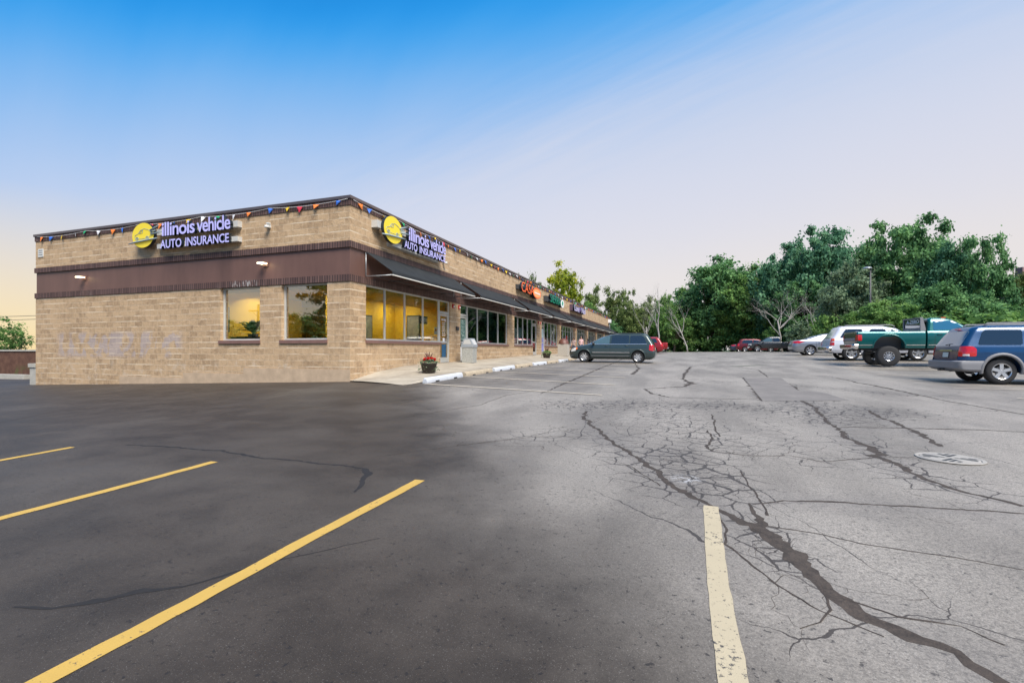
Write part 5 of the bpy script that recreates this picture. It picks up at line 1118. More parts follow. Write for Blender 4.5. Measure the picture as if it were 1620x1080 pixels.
# ---------- lifted green pickup
def truck_green():
    t = empty('pickup_truck', (0, 0, 0), 0, 'lifted dark green pickup truck with huge tyres and a framed window behind the cab', 'pickup truck'); B = paint('dark_green_paint', (.0, .105, .105), .16, .35); z0 = .78
    lift = .42
    def up(tab): return [(z + lift, v_) for z, v_ in tab]
    rear = up([(.42, .10), (.5, .05), (.7, .03), (1.1, .05), (1.16, .07)]); front = up([(.42, 5.6), (.6, 5.75), (.9, 5.75), (1.05, 5.6), (1.16, 5.2)]); wid = up([(.42, .90), (.55, .96), (.78, 1.0), (.92, 1.0), (1.05, .985), (1.12, .96), (1.16, .92)])
    # bed
    bed = Shell(up([(.40, .12), (.5, .06), (.75, .03), (1.12, .04), (1.16, .06)]), up([(.40, 2.62), (1.16, 2.62)]), wid if 0 else up([(.40, .93), (.55, .975), (.78, 1.0), (.95, 1.0), (1.08, .985), (1.14, .955), (1.16, .93)]), (.05, .06), (.02, .02))
    o = bed.mesh(2).build('bed', B, t, 40); cut = MB(); cut.box(.14, 2.55, -.80, .80, .98, 2.0); boolean(o, [cyl_cut(1.27, .52 + .30, .60), cut.build('cut', M['black'])])
    body = Shell(up([(.40, 2.68), (1.16, 2.68)]), up([(.40, 5.55), (.55, 5.78), (.85, 5.80), (1.02, 5.68), (1.12, 5.3), (1.16, 4.9)]), up([(.40, .93), (.55, .975), (.78, 1.0), (.95, 1.0), (1.08, .975), (1.16, .93)]), (.02, .02), (.3, .3)); o = body.mesh(2).build('body', B, t, 40); boolean(o, [cyl_cut(4.75, .82, .60)])
    cab = Shell(up([(1.13, 2.69), (1.70, 2.80), (1.76, 2.9)]), up([(1.13, 4.50), (1.62, 3.75), (1.72, 3.55), (1.76, 3.3)]), up([(1.13, .935), (1.3, .88), (1.62, .78), (1.72, .70), (1.76, .58)]), (.10, .12), (.2, .2)); cab.mesh(3).build('cab', B, t, 40)
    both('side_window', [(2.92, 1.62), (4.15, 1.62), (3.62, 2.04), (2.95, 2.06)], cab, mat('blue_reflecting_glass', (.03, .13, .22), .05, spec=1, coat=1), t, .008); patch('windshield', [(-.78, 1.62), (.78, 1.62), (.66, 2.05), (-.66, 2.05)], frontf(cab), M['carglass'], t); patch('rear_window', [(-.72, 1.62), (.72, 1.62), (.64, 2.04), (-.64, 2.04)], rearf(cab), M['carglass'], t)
    m = MB(); m.box(3.45, 3.62, -.3, .3, 2.175, 2.215); m.build('roof_marker_light', M['amber'], t)
    seam(t, bed, lin((.10, .86 + .10), (.66, .96), 6), .03, M['chrome'], .01, 'side_strip'); seam(t, bed, lin((1.90, .96), (2.6, .96), 6), .03, M['chrome'], .01, 'side_strip'); seam(t, body, lin((2.72, .96), (4.1, .96), 8), .03, M['chrome'], .01, 'side_strip')
    seam(t, body, lin((2.95, 1.55), (2.95, .9), 6)); handle(t, body, 3.12, 1.42, M['trim'])
    arch_lip(t, bed, 1.27, .82, .60, .06, B, out=.03, a0=2, a1=178)
    for s_ in (1, -1):
        patch('taillight', [(.05, 1.17), (.22, 1.17), (.22, 1.44), (.05, 1.44)], sidef(bed, s_, .012), M['taillight'], t, .02); patch('taillight', [(s_ * .82, 1.17), (s_ * .97, 1.17), (s_ * .97, 1.44), (s_ * .82, 1.44)], rearf(bed, .012), M['taillight'], t, .02); patch('headlight', [(s_ * .6, 1.2), (s_ * .9, 1.2), (s_ * .9, 1.4), (s_ * .6, 1.4)], frontf(body, .01), M['lens_clear'], t, .02)
    patch('grille', [(-.5, 1.1), (.5, 1.1), (.5, 1.45), (-.5, 1.45)], frontf(body, .01), M['chrome'], t)
    patch('tailgate', [(-.80, 1.05), (.80, 1.05), (.80, 1.56), (-.80, 1.56)], rearf(bed, .01), mat('dark_tailgate', (.008, .05, .045), .25, metal=.3, coat=1), t, .02); patch('tailgate_band', [(-.78, 1.18), (.78, 1.18), (.78, 1.30), (-.78, 1.30)], rearf(bed, .02), M['greyclad'], t, .01); m = MB(); m.box(.02, .14, -.82, .82, 1.582, 1.60); m.build('tailgate_cap', M['chrome'], t)
    bm_ = Shell([(.78, -.10), (.82, -.16), (.98, -.16), (1.0, -.13)], [(.78, .10), (1.0, .10)], [(.78, .90), (.84, .97), (.96, .99), (1.0, .97)], (.10, .2), (.02, .02)); bm_.mesh(2).build('rear_bumper', M['chrome'], t, 30)
    m = MB()
    for s_ in (1, -1): m.box(.1, 5.5, s_ * .45 - .05, s_ * .45 + .05, .72, .84)
    m.tube([(1.27, -.8, .46), (1.27, .8, .46)], .07); m.tube([(4.75, -.8, .46), (4.75, .8, .46)], .07); m.lathe([(0, -.16), (.15, -.1), (.17, 0), (.15, .1), (0, .16)], 14, (1.27, 0, .46), 'y'); m.build('chassis', M['trim'], t)
    m = MB()
    for s_ in (1, -1):
        m.box(.75, 1.85, s_ * .60 - .01, s_ * .60 + .01, .80, 1.35); m.tube([(.75, s_ * .52, .7), (1.27, s_ * .52, .58), (1.8, s_ * .52, .72)], .03)
    m.build('inner_arch', M['trim'], t)
    # sliding rack window frame behind the cab, with white lettering
    m = MB()
    for s_ in (1, -1): m.box(2.46, 2.54, s_ * .85 - .04, s_ * .85 + .04, 1.585, 2.15); m.prism([(2.54, 1.585), (2.66, 1.585), (2.66, 1.70), (2.56, 2.15), (2.54, 2.15)], 'y', s_ * .85 - .02, s_ * .85 + .02)
    m.box(2.44, 2.56, -.89, .89, 2.151, 2.20); m.box(2.47, 2.53, -.81, .81, 1.585, 1.74); m.build('rack_frame', M['greyclad'], t)
    m = MB(); m.box(2.495, 2.501, -.81, .81, 1.74, 2.151); m.build('rack_glass', M['carglass'], t)
    text_mesh('A-ZERO', 'lettering', [M['white']], 1.25, .17, .004, .03, t, (2.488, -.05, 2.03), (R(90), 0, R(-90)))
    wheels4(t, (1.27, 4.75), .98, .46, .34, .215, 10, 'slot'); put_vehicle(t, 17.42, 14.62, 1, 1.27, 4.75); return t
truck_green()
# ---------- white SUV
def suv_white():
    t = empty('suv', (0, 0, 0), 0, 'white SUV with dark windows and roof rails, half hidden behind the green pickup', 'SUV'); B = paint('white_paint', (.62, .64, .70), .25, .0)
    rear = [(.40, .14), (.5, .0), (.72, .0), (.76, .06), (1.12, .12), (1.35, .28), (1.7, .50), (1.80, .58), (1.84, .75)]; front = [(.40, 5.0), (.7, 5.08), (.98, 4.98), (1.10, 4.6), (1.16, 4.05), (1.4, 3.68), (1.7, 3.2), (1.8, 2.8), (1.84, 2.4)]; wid = [(.40, .92), (.55, .98), (.85, 1.0), (1.1, .97), (1.16, .94), (1.4, .86), (1.7, .78), (1.8, .70), (1.84, .58)]
    sh = Shell(rear, front, wid, (.14, .16), (.35, .35)); o = sh.mesh(2).build('body', B, t, 40); boolean(o, [cyl_cut(1.05, .42, .45), cyl_cut(4.0, .42, .45)]); under(t, .3, 4.8, .74, .38, .9)
    both('side_window', [(.52, 1.22), (1.55, 1.22), (1.58, 1.69), (.82, 1.69)], sh, M['carglass'], t, .008); both('side_window', [(1.82, 1.22), (2.66, 1.22), (2.62, 1.68), (1.95, 1.69)], sh, M['carglass'], t, .008, .09); both('side_window', [(2.84, 1.22), (3.80, 1.22), (3.3, 1.62), (2.88, 1.67)], sh, M['carglass_light'], t, .008)
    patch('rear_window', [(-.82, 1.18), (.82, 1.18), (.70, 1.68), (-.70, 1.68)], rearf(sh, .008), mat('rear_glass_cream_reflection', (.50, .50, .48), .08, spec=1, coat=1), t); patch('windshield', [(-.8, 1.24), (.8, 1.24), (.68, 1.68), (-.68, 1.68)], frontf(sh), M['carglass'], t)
    for s_ in (1, -1):
        patch('taillight', [(.10, .80), (.24, .80), (.26, 1.18), (.15, 1.18)], sidef(sh, s_, .012), M['taillight'], t, .02); patch('taillight', [(s_ * .84, .80), (s_ * .96, .80), (s_ * .93, 1.18), (s_ * .82, 1.18)], rearf(sh, .012), M['taillight'], t, .02); patch('indicator', [(.13, 1.08), (.25, 1.08), (.26, 1.16), (.15, 1.16)], sidef(sh, s_, .018), M['amber'], t, .01)
        patch('reverse_light', [(.12, .96), (.25, .96), (.25, 1.03), (.13, 1.03)], sidef(sh, s_, .018), M['lens_clear'], t, .01)
    Shell([(.44, -.06), (.50, -.12), (.68, -.12), (.71, -.09)], [(.44, .12), (.71, .12)], [(.44, .92), (.52, 1.0), (.66, 1.01), (.71, .98)], (.12, .22), (.02, .02)).mesh(2).build('rear_bumper', M['chrome'], t, 30)
    m = MB(); m.tube([(.09, 0, 1.18), (.16, -.1, 1.22), (.15, -.42, 1.20)], .014, 6); m.build('rear_wiper', M['trim'], t); patch('number_plate', [(-.17, .80), (.17, .80), (.17, .95), (-.17, .95)], rearf(sh, .015), M['plate'], t, .01)
    seam(t, sh, lin((1.70, 1.72), (1.74, .6), 8)); seam(t, sh, lin((2.74, 1.72), (2.78, .5), 8)); rails(t, sh, .75, 3.1, 1.83, .62, M['greyclad'], .06); mirror(t, sh, 3.7, 1.2, B); handle(t, sh, 1.95, 1.08, B)
    wheels4(t, (1.05, 4.0), .97, .39, .27, .26, 5); put_vehicle(t, 17.45, 18.95, 1, 1.05, 4.0); return t
suv_white()
# ---------- sedans
def sedan(label, B, xr, yc, facing, h=1.46, name='sedan', L=4.8, glassm=None):
    t = empty(name, (0, 0, 0), 0, label, 'sedan'); k = h / 1.46
    rear = [(.22, .16), (.35, .03), (.6, .0), (.80, .05), (.94, .10), (1.00, .22), (1.03, .55), (1.12, .85), (1.25, 1.20), (1.37, 1.62), (1.43, 1.95), (1.46, 2.2)]; front = [(.22, L - .12), (.35, L - .03), (.5, L), (.68, L - .06), (.82, L - .35), (.93, L - .95), (.97, L - 1.35), (1.1, L - 1.62), (1.25, L - 1.95), (1.37, L - 2.22), (1.43, L - 2.4), (1.46, L - 2.5)]; wid = [(.22, .80), (.35, .88), (.6, .915), (.8, .91), (.95, .87), (1.03, .83), (1.25, .72), (1.37, .64), (1.43, .56), (1.46, .45)]
    sc = lambda tb: [(z * k, v_) for z, v_ in tb]
    sh = Shell(sc(rear), sc(front), sc(wid), (.30, .30), (.5, .42)); o = sh.mesh(3).build('body', B, t, 40); boolean(o, [cyl_cut(1.05, .34, .37), cyl_cut(L - .95, .34, .37)]); under(t, .3, L - .3, .68, .18, .72)
    both('side_window', [(1.02, 1.00 * k), (2.30, .985 * k), (2.34, 1.36 * k), (1.85, 1.36 * k)], sh, M['carglass'], t, .008); both('side_window', [(2.40, .985 * k), (3.42, .975 * k), (3.0, 1.2 * k), (2.44, 1.355 * k)], sh, M['carglass_light'], t, .008)
    patch('rear_window', [(-.66, 1.05 * k), (.66, 1.05 * k), (.55, 1.36 * k), (-.55, 1.36 * k)], rearf(sh, .008), glassm or M['carglass'], t); patch('windshield', [(-.68, 1.0 * k), (.68, 1.0 * k), (.55, 1.36 * k), (-.55, 1.36 * k)], frontf(sh, .008), M['carglass'], t)
    for s_ in (1, -1):
        patch('taillight', [(.16, .80 * k), (.40, .80 * k), (.74, .93 * k), (.30, .96 * k), (.14, .93 * k)], sidef(sh, s_, .014), M['taillight'], t, .02); patch('taillight', [(s_ * .50, .82 * k), (s_ * .86, .80 * k), (s_ * .80, .95 * k), (s_ * .50, .95 * k)], rearf(sh, .012), M['taillight'], t, .02); patch('headlight', [(s_ * .45, .60 * k), (s_ * .80, .62 * k), (s_ * .78, .74 * k), (s_ * .5, .70 * k)], frontf(sh, .01), M['lens_clear'], t, .02)
    patch('number_plate', [(-.17, .72 * k), (.17, .72 * k), (.17, .87 * k), (-.17, .87 * k)], rearf(sh, .012), M['plate'], t, .01); patch('lower_bumper', [(-.7, .26), (.7, .26), (.74, .40), (-.74, .40)], rearf(sh, .008), M['trim'], t, .05)
    seam(t, sh, lin((1.36, .98 * k), (1.42, .5), 6)); seam(t, sh, lin((2.36, 1.34 * k), (2.38, .32), 8)); mirror(t, sh, 3.3, .98 * k, B); handle(t, sh, 1.6, .85 * k, B); handle(t, sh, 2.6, .84 * k, B)
    wheels4(t, (1.05, L - .95), .88, .325, .22, .225, 6); put_vehicle(t, xr, yc, facing, 1.05, L - .95); return t
sedan('silver grey sedan with red tail light, parked left of the white SUV', paint('silver_grey_paint', (.30, .32, .35), .2, .6), 16.92, 25.1, 1)
sedan('small dark blue grey sedan, leftmost of the distant cars across the lot', paint('blue_grey_paint', (.06, .09, .13), .2, .5), 16.3, 59.0, 1, 1.42, 'sedan', 4.6)
# ---------- grey pickup facing the shops
def pickup(label, B, xr, yc, facing, extras=True, L=5.7, cabx=(2.15, 4.4), name='pickup_truck', tail=False):
    t = empty(name, (0, 0, 0), 0, label, 'pickup truck'); H = 1.12; a, b = cabx
    bed = Shell([(.42, .08), (.6, .02), (1.12, .03), (1.15, .05)], [(.42, a - .03), (1.15, a - .03)], [(.42, .90), (.6, .97), (.95, .98), (1.1, .95), (1.15, .91)], (.06, .08), (.02, .02)); o = bed.mesh(2).build('bed', B, t, 40); c = MB(); c.box(.12, a - .1, -.76, .76, .80, 2); boolean(o, [cyl_cut(1.15, .42, .45), c.build('cut', M['black'])])
    body = Shell([(.42, a), (1.15, a)], [(.42, L - .12), (.55, L - .02), (.85, L), (1.0, L - .08), (1.08, L - .5), (1.15, L - 1.2)], [(.42, .90), (.6, .97), (.95, .98), (1.08, .95), (1.15, .91)], (.02, .02), (.3, .3)); o = body.mesh(2).build('body', B, t, 40); boolean(o, [cyl_cut(L - .98, .42, .45)]); under(t, .2, L - .3, .70, .40, .78)
    cab = Shell([(1.12, a + .01), (1.70, a + .12), (1.80, a + .3)], [(1.12, b + .12), (1.62, b - .62), (1.76, b - .95), (1.80, b - 1.15)], [(1.12, .93), (1.3, .87), (1.62, .78), (1.74, .70), (1.80, .56)], (.12, .14), (.22, .2)); cab.mesh(3).build('cab', B, t, 40); mid = a + (b - a) * .42
    both('side_window', [(a + .20, 1.2), (mid - .06, 1.2), (mid - .06, 1.64), (a + .30, 1.64)], cab, M['carglass'], t, .008); both('side_window', [(mid + .05, 1.2), (b - .14, 1.18), (b - .72, 1.60), (mid + .05, 1.64)], cab, M['carglass_light'], t, .008)
    patch('windshield', [(-.8, 1.18), (.8, 1.18), (.66, 1.66), (-.66, 1.66)], frontf(cab), M['carglass_light'], t); patch('rear_window', [(-.7, 1.2), (.7, 1.2), (.62, 1.62), (-.62, 1.62)], rearf(cab), M['carglass'], t)
    for s_ in (1, -1): patch('headlight', [(s_ * .60, .78), (s_ * .90, .78), (s_ * .88, .96), (s_ * .6, .96)], frontf(body, .01), M['lens_clear'], t, .02); patch('headlight', [(L - .34, .80), (L - .12, .78), (L - .12, .94), (L - .32, .94)], sidef(body, s_, .01), M['lens_clear'], t, .02); patch('taillight', [(s_ * .82, .72), (s_ * .94, .72), (s_ * .94, 1.05), (s_ * .82, 1.05)], rearf(bed, .01), M['taillight'], t, .02)
    patch('grille', [(-.56, .68), (.56, .68), (.56, .98), (-.56, .98)], frontf(body, .01), M['chrome'], t, .03)
    for x0, x1 in ((L - .12, L + .08), (-.12, .06)): m = MB(); m.box(x0, x1, -.93, .93, .48, .64); ob = m.build('bumper', M['chrome'], t)
    seam(t, body, lin((mid, 1.12), (mid, .5), 6)); seam(t, body, lin((b - .2, 1.12), (b - .3, .5), 6)); mirror(t, body, b - .25, 1.08, M['trim']); wheels4(t, (1.15, L - .98), .95, .37, .26, .22, 8, 'slot'); put_vehicle(t, xr, yc, facing, 1.15, L - .98)
    if tail: patch('tailgate', [(-.78, .72), (.78, .72), (.78, 1.08), (-.78, 1.08)], rearf(bed, .008), B, t, .02)
    return t
pickup('dark grey extended cab pickup truck facing the shops across the far lot', paint('dark_grey_paint', (.050, .055, .062), .22, .5), 23.25, 51.9, -1)
pickup('bright red pickup truck end just visible beyond the minivan', paint('bright_red_paint', (.30, .010, .012), .2, .2), 8.55, 44.2, -1, tail=True)
def hatch(label, B, xr, yc, facing, L=4.7, H=1.70, cat='minivan', name='minivan', spare=False):
    t = empty(name, (0, 0, 0), 0, label, cat); k = H / 1.73
    rear = [(.22, .18), (.4, .0), (.7, .0), (1.0, .08), (1.12, .14), (1.5, .34), (1.68, .52), (1.73, .8)]; front = [(.22, L - .1), (.5, L), (.75, L - .1), (.95, L - .6), (1.06, L - 1.0), (1.4, L - 1.6), (1.65, L - 2.1), (1.73, L - 2.6)]; wid = [(.22, .84), (.36, .92), (.7, .95), (1.0, .92), (1.1, .89), (1.5, .77), (1.66, .68), (1.73, .5)]; sc = lambda tb: [(z * k, v_) for z, v_ in tb]
    sh = Shell(sc(rear), sc(front), sc(wid), (.18, .2), (.4, .4)); o = sh.mesh(2).build('body', B, t, 40); boolean(o, [cyl_cut(.95, .34, .38), cyl_cut(L - .95, .34, .38)]); under(t, .3, L - .3, .72, .2, .75)
    both('side_window', [(.55, 1.12 * k), (1.8, 1.12 * k), (1.8, 1.56 * k), (.75, 1.56 * k)], sh, M['carglass'], t, .008); both('side_window', [(1.9, 1.12 * k), (3.0, 1.12 * k), (2.6, 1.5 * k), (1.9, 1.56 * k)], sh, M['carglass'], t, .008); patch('rear_window', [(-.72, 1.1 * k), (.72, 1.1 * k), (.6, 1.52 * k), (-.6, 1.52 * k)], rearf(sh), M['carglass'], t); patch('windshield', [(-.7, 1.1 * k), (.7, 1.1 * k), (.6, 1.5 * k), (-.6, 1.5 * k)], frontf(sh), M['carglass'], t)
    for s_ in (1, -1): patch('taillight', [(.08, .75 * k), (.26, .78 * k), (.28, 1.08 * k), (.14, 1.08 * k)], sidef(sh, s_, .012), M['taillight'], t, .02); patch('taillight', [(s_ * .72, .75 * k), (s_ * .9, .75 * k), (s_ * .86, 1.08 * k), (s_ * .74, 1.08 * k)], rearf(sh, .012), M['taillight'], t, .02)
    patch('number_plate', [(-.2, .78 * k), (.2, .78 * k), (.2, .93 * k), (-.2, .93 * k)], rearf(sh, .012), M['plate'], t, .01)
    m = MB(); m.box(-.08, .08, -.86, .86, .46, .60); m.build('rear_bumper', M['chrome'] if spare else B, t, 30)
    if spare: m = MB(); m.lathe([(0, -.2), (.2, -.2), (.33, -.18), (.35, -.1), (.33, -.02), (0, -.02)], 24, (.05, 0, .92), 'x'); m.build('spare_wheel_cover', M['white'], t, 40)
    wheels4(t, (.95, L - .95), .91, .33, .22, .21, 6); put_vehicle(t, xr, yc, facing, .95, L - .95); return t
hatch('dark red minivan at the far end of the lot beside the grey pickup truck', paint('dark_red_paint', (.13, .009, .013), .25, .3), 16.75, 56.0, 1, 4.8, 1.66)
hatch('red SUV with chrome bumper parked just beyond the minivan', paint('deep_red_paint', (.26, .010, .015), .2, .2), 8.25, 38.6, -1, 4.5, 1.70, 'SUV', 'suv')
# ================================================================ PEOPLE on the far sidewalk
def person(x, y, rz, H, top, hair, label, legs=(.03, .03, .05), long_=False, arms=.25):
    t = empty('person', (x, y, sw(x, y)), rz, label, 'person', 'people on the sidewalk'); s_ = H / 1.75
    J = {'pel': (0, 0, .95), 'waist': (0, 0, 1.08), 'chest': (0, .01, 1.30), 'neck': (0, 0, 1.48), 'head': (.015, 0, 1.60), 'crown': (.01, 0, 1.69)}; Rr = {'pel': .14, 'waist': .115, 'chest': .135, 'neck': .052, 'head': .088, 'crown': .07}; E = [('pel', 'waist'), ('waist', 'chest'), ('chest', 'neck'), ('neck', 'head'), ('head', 'crown')]
    for q, sg in (('l', 1), ('r', -1)):
        J.update({'sh' + q: (0, sg * .18, 1.40), 'el' + q: (.03, sg * .24, 1.13), 'wr' + q: (.14, sg * .20, .95), 'ha' + q: (.19, sg * .18, .90), 'hip' + q: (0, sg * .09, .90), 'kn' + q: (.02, sg * .10, .50), 'an' + q: (-.01, sg * .10, .09), 'to' + q: (.15, sg * .12, .04)})
        Rr.update({'sh' + q: .062, 'el' + q: .043, 'wr' + q: .03, 'ha' + q: .036, 'hip' + q: .095, 'kn' + q: .062, 'an' + q: .045, 'to' + q: .038}); E += [('chest', 'sh' + q), ('sh' + q, 'el' + q), ('el' + q, 'wr' + q), ('wr' + q, 'ha' + q), ('pel', 'hip' + q), ('hip' + q, 'kn' + q), ('kn' + q, 'an' + q), ('an' + q, 'to' + q)]
        for f_ in range(5):
            nm = 'f%s%d' % (q, f_); J[nm] = (.25 + .012 * (f_ in (1, 2)), sg * (.165 + .014 * (f_ - 2)), .85 + .003 * f_) if f_ < 4 else (.235, sg * .14, .90); Rr[nm] = .008; E.append(('ha' + q, nm))
    names = list(J); me = bpy.data.meshes.new('body'); me.from_pydata([tuple(c * s_ for c in J[n]) for n in names], [(names.index(a), names.index(b)) for a, b in E], []); o = bpy.data.objects.new('body', me); C.objects.link(o)
    md = o.modifiers.new('skin', 'SKIN'); sub = o.modifiers.new('sub', 'SUBSURF'); sub.levels = 2; sub.render_levels = 2
    for i, n in enumerate(names): me.skin_vertices[0].data[i].radius = (Rr[n] * s_, Rr[n] * s_ * (1.15 if n in ('chest', 'pel', 'waist') else 1)); me.skin_vertices[0].data[i].use_root = n == 'pel'
    bpy.context.view_layer.update(); m2 = bpy.data.meshes.new_from_object(o.evaluated_get(bpy.context.evaluated_depsgraph_get())); o.modifiers.clear(); o.data = m2; m2.materials.clear()
    for mm in (mat('skin_tone', (.42, .24, .16), .6), top, legs): m2.materials.append(mm)
    for p in m2.polygons:
        z = p.center.z / s_; ay = abs(p.center.y) / s_; p.use_smooth = True; p.material_index = 0 if (z > 1.46 or (ay > .19 and z < 1.22) or (p.center.x / s_ > .1 and z > .5) or z < .10) else (1 if z > .93 else 2)
    o.parent = t
    m = MB(); c = (0, 0, 0); m.lathe([(.0, .115), (.06, .10), (.098, .05), (.105, 0), (.10, -.06), (.085, -.12 if not long_ else -.24), (.07, -.12 if not long_ else -.25)], 16, (-.02 * s_, 0, 1.63 * s_)); m.v = [(x_ if x_ < .05 else .05 + (x_ - .05) * .1, y_, z_) for x_, y_, z_ in m.v]; m.build('hair', hair, t, 60)
    m = MB(); m.tube([(.095 * s_, 0, 1.60 * s_), (.125 * s_, 0, 1.575 * s_)], [.012, .017], 6); [m.lathe([(0, .01), (.012, 0), (0, -.01)], 8, (.088 * s_, q * .032 * s_, 1.612 * s_)) for q in (1, -1)]; m.tube([(.088 * s_, -.022, 1.545 * s_), (.094 * s_, 0, 1.543 * s_), (.088 * s_, .022, 1.545 * s_)], .005, 5); m.build('face_features', mat('facial_features', (.30, .14, .10), .6), t); return t
dkh = mat('dark_brown_hair', (.025, .014, .01), .5); jean = mat('blue_denim', (.05, .08, .15), .8)
person(1.55, 29.6, R(-60), 1.55, mat('pink_top', (.55, .35, .34), .7), dkh, 'tallest of the small figures beyond the minivan hood, long brown hair, pale pink top', jean, True)
person(1.1, 28.6, R(-100), 1.42, mat('grey_top', (.4, .3, .28), .7), dkh, 'dark haired figure in a pale top, leftmost of those beyond the minivan hood', jean, False)
person(1.75, 31.9, R(170), 1.38, mat('dark_top', (.04, .04, .06), .7), mat('black_hair', (.012, .01, .01), .5), 'black haired figure whose head shows above the base of the minivan windshield', jean, False)
# ================================================================ TREES
def leaf_mesh(name, centers, radii, n, size, seed, mt, flat=.75):
    r = np.random.default_rng(seed); centers = np.array(centers); radii = np.array(radii); pr = radii ** 2; pr = pr / pr.sum(); idx = r.choice(len(centers), n, p=pr)
    d = r.normal(size=(n, 3)); d /= np.linalg.norm(d, axis=1)[:, None]; rad = np.abs(r.normal(size=n)) ** .8 * .54; an = r.uniform(.6, 1.6, (len(centers), 3))
    P = centers[idx] + d * an[idx] * (radii[idx] * rad)[:, None] * np.array([1, 1, flat])
    nrm_ = d * .7 + r.normal(size=(n, 3)) * .55 + np.array([0, 0, .45]); nrm_ /= np.linalg.norm(nrm_, axis=1)[:, None]
    t1 = np.cross(nrm_, r.normal(size=(n, 3))); t1 /= np.linalg.norm(t1, axis=1)[:, None]; t2 = np.cross(nrm_, t1); s_ = size * (.55 + .9 * r.random(n))[:, None]
    V = np.stack([P - t1 * s_ * .5, P + t2 * s_ * .32 + nrm_ * s_ * .08, P + t1 * s_ * .5, P - t2 * s_ * .32 + nrm_ * s_ * .08], 1).reshape(-1, 3)
    me = bpy.data.meshes.new(name); me.vertices.add(4 * n); me.vertices.foreach_set('co', V.astype(np.float32).ravel()); me.loops.add(4 * n); me.loops.foreach_set('vertex_index', np.arange(4 * n, dtype=np.int32)); me.polygons.add(n); me.polygons.foreach_set('loop_start', np.arange(0, 4 * n, 4, dtype=np.int32)); me.update(calc_edges=True); me.materials.append(mt); return me
def branches(mb, p, d, l, r_, depth, rg, tips, spread=.6, up=.1):
    pts = [p]; rad = [r_]; q = p; dd = d
    for k in range(4): dd = (dd + Vector((rg.gauss(0, .13), rg.gauss(0, .13), rg.gauss(0, .08) + up * .3))).normalized(); q = q + dd * l / 4; pts.append(q); rad.append(r_ * (1 - .13 * (k + 1)))
    mb.tube(pts, rad, 6 if depth > 1 else 4, cap=False)
    tips.append((q, depth))
    if depth > 0:
        for k in range(rg.randint(2, 4)):
            b = pts[rg.randint(2, 4)]; nd = (dd + Vector((rg.gauss(0, spread), rg.gauss(0, spread), rg.gauss(0, spread * .6) + up))).normalized(); branches(mb, b, nd, l * rg.uniform(.6, .8), rad[-1] * .7, depth - 1, rg, tips, spread, up)
def make_tree(seed, H, Wd, n, size, mt, trunk_h=.3, name='crown', flat=.78, gaps=1.0):
    rg = random.Random(seed); mb = MB(); tips = []; pts = [Vector((0, 0, -.5))]
    for k in range(1, 6): pts.append(Vector((rg.gauss(0, .12), rg.gauss(0, .12), H * trunk_h * k / 5 * 1.1)))
    mb.tube(pts, [H * .028 * (1 - .09 * k) for k in range(6)], 8)
    for k in range(6):
        a = k * 1.05 + rg.random(); branches(mb, pts[rg.randint(3, 5)], Vector((math.cos(a) * .8, math.sin(a) * .8, rg.uniform(.4, 1.2))).normalized(), H * rg.uniform(.22, .32), H * .013, 2, rg, tips)
    tr = mb.build('trunk', M['bark'])
    cen = []; rad = []; z0 = H * trunk_h * .45
    for (p, d_) in tips:
        if d_ <= 1 and rg.random() < .75: cen.append((p.x, p.y, p.z)); rad.append(rg.uniform(.035, .075) * H)
    for k in range(110):
        a = rg.uniform(0, 6.28); u = rg.uniform(-.9, 1); rr_ = math.sqrt(max(0, 1 - u * u)); sc = rg.uniform(.45, 1.0); x = math.cos(a) * rr_ * Wd * sc; y = math.sin(a) * rr_ * Wd * sc; z = z0 + (H - z0) * (.5 + .5 * u * sc) * .97; cen.append((x, y, z)); rad.append(rg.uniform(.055, .105) * H * gaps)
    me = leaf_mesh(name, cen, rad, n, size, seed, mt, flat); co = np.empty(len(me.vertices) * 3); me.vertices.foreach_get('co', co); z = co.reshape(-1, 3)[:, 2].max(); cr_ = bpy.data.objects.new(name, me); C.objects.link(cr_)
    root = empty('tree', (0, 0, 0)); tr.parent = root; cr_.parent = root; return root, z
PROTO = {}
def tree_at(px, depth, top, Wpx, kind, label, group, seed, n=12000, size=.28, trunk_h=.25, cat='tree', gaps=1.0):
    p = at(px, depth); gzv = gz(p[0], p[1]) - .1; H = 1.3 + (553 - top) / 761 * depth - gzv; Wd = Wpx / 761 * depth / 2
    key = (kind, seed, n, size, trunk_h, gaps)
    if key not in PROTO:
        r_, z = make_tree(seed, 10.0, 4.2, n, size, M[kind], trunk_h, gaps=gaps); PROTO[key] = (r_, z, [False])
    r_, z, used = PROTO[key]
    t = copy_tree(r_) if used[0] else r_; used[0] = True
    t.location = (p[0], p[1], gzv); t.scale = (Wd / 4.9, Wd / 4.9, H / z); t.rotation_euler = (0, 0, (seed * 37 + px) % 6.28); tag(t, label, cat, group); return t
GR = 'trees along the right side of the lot'
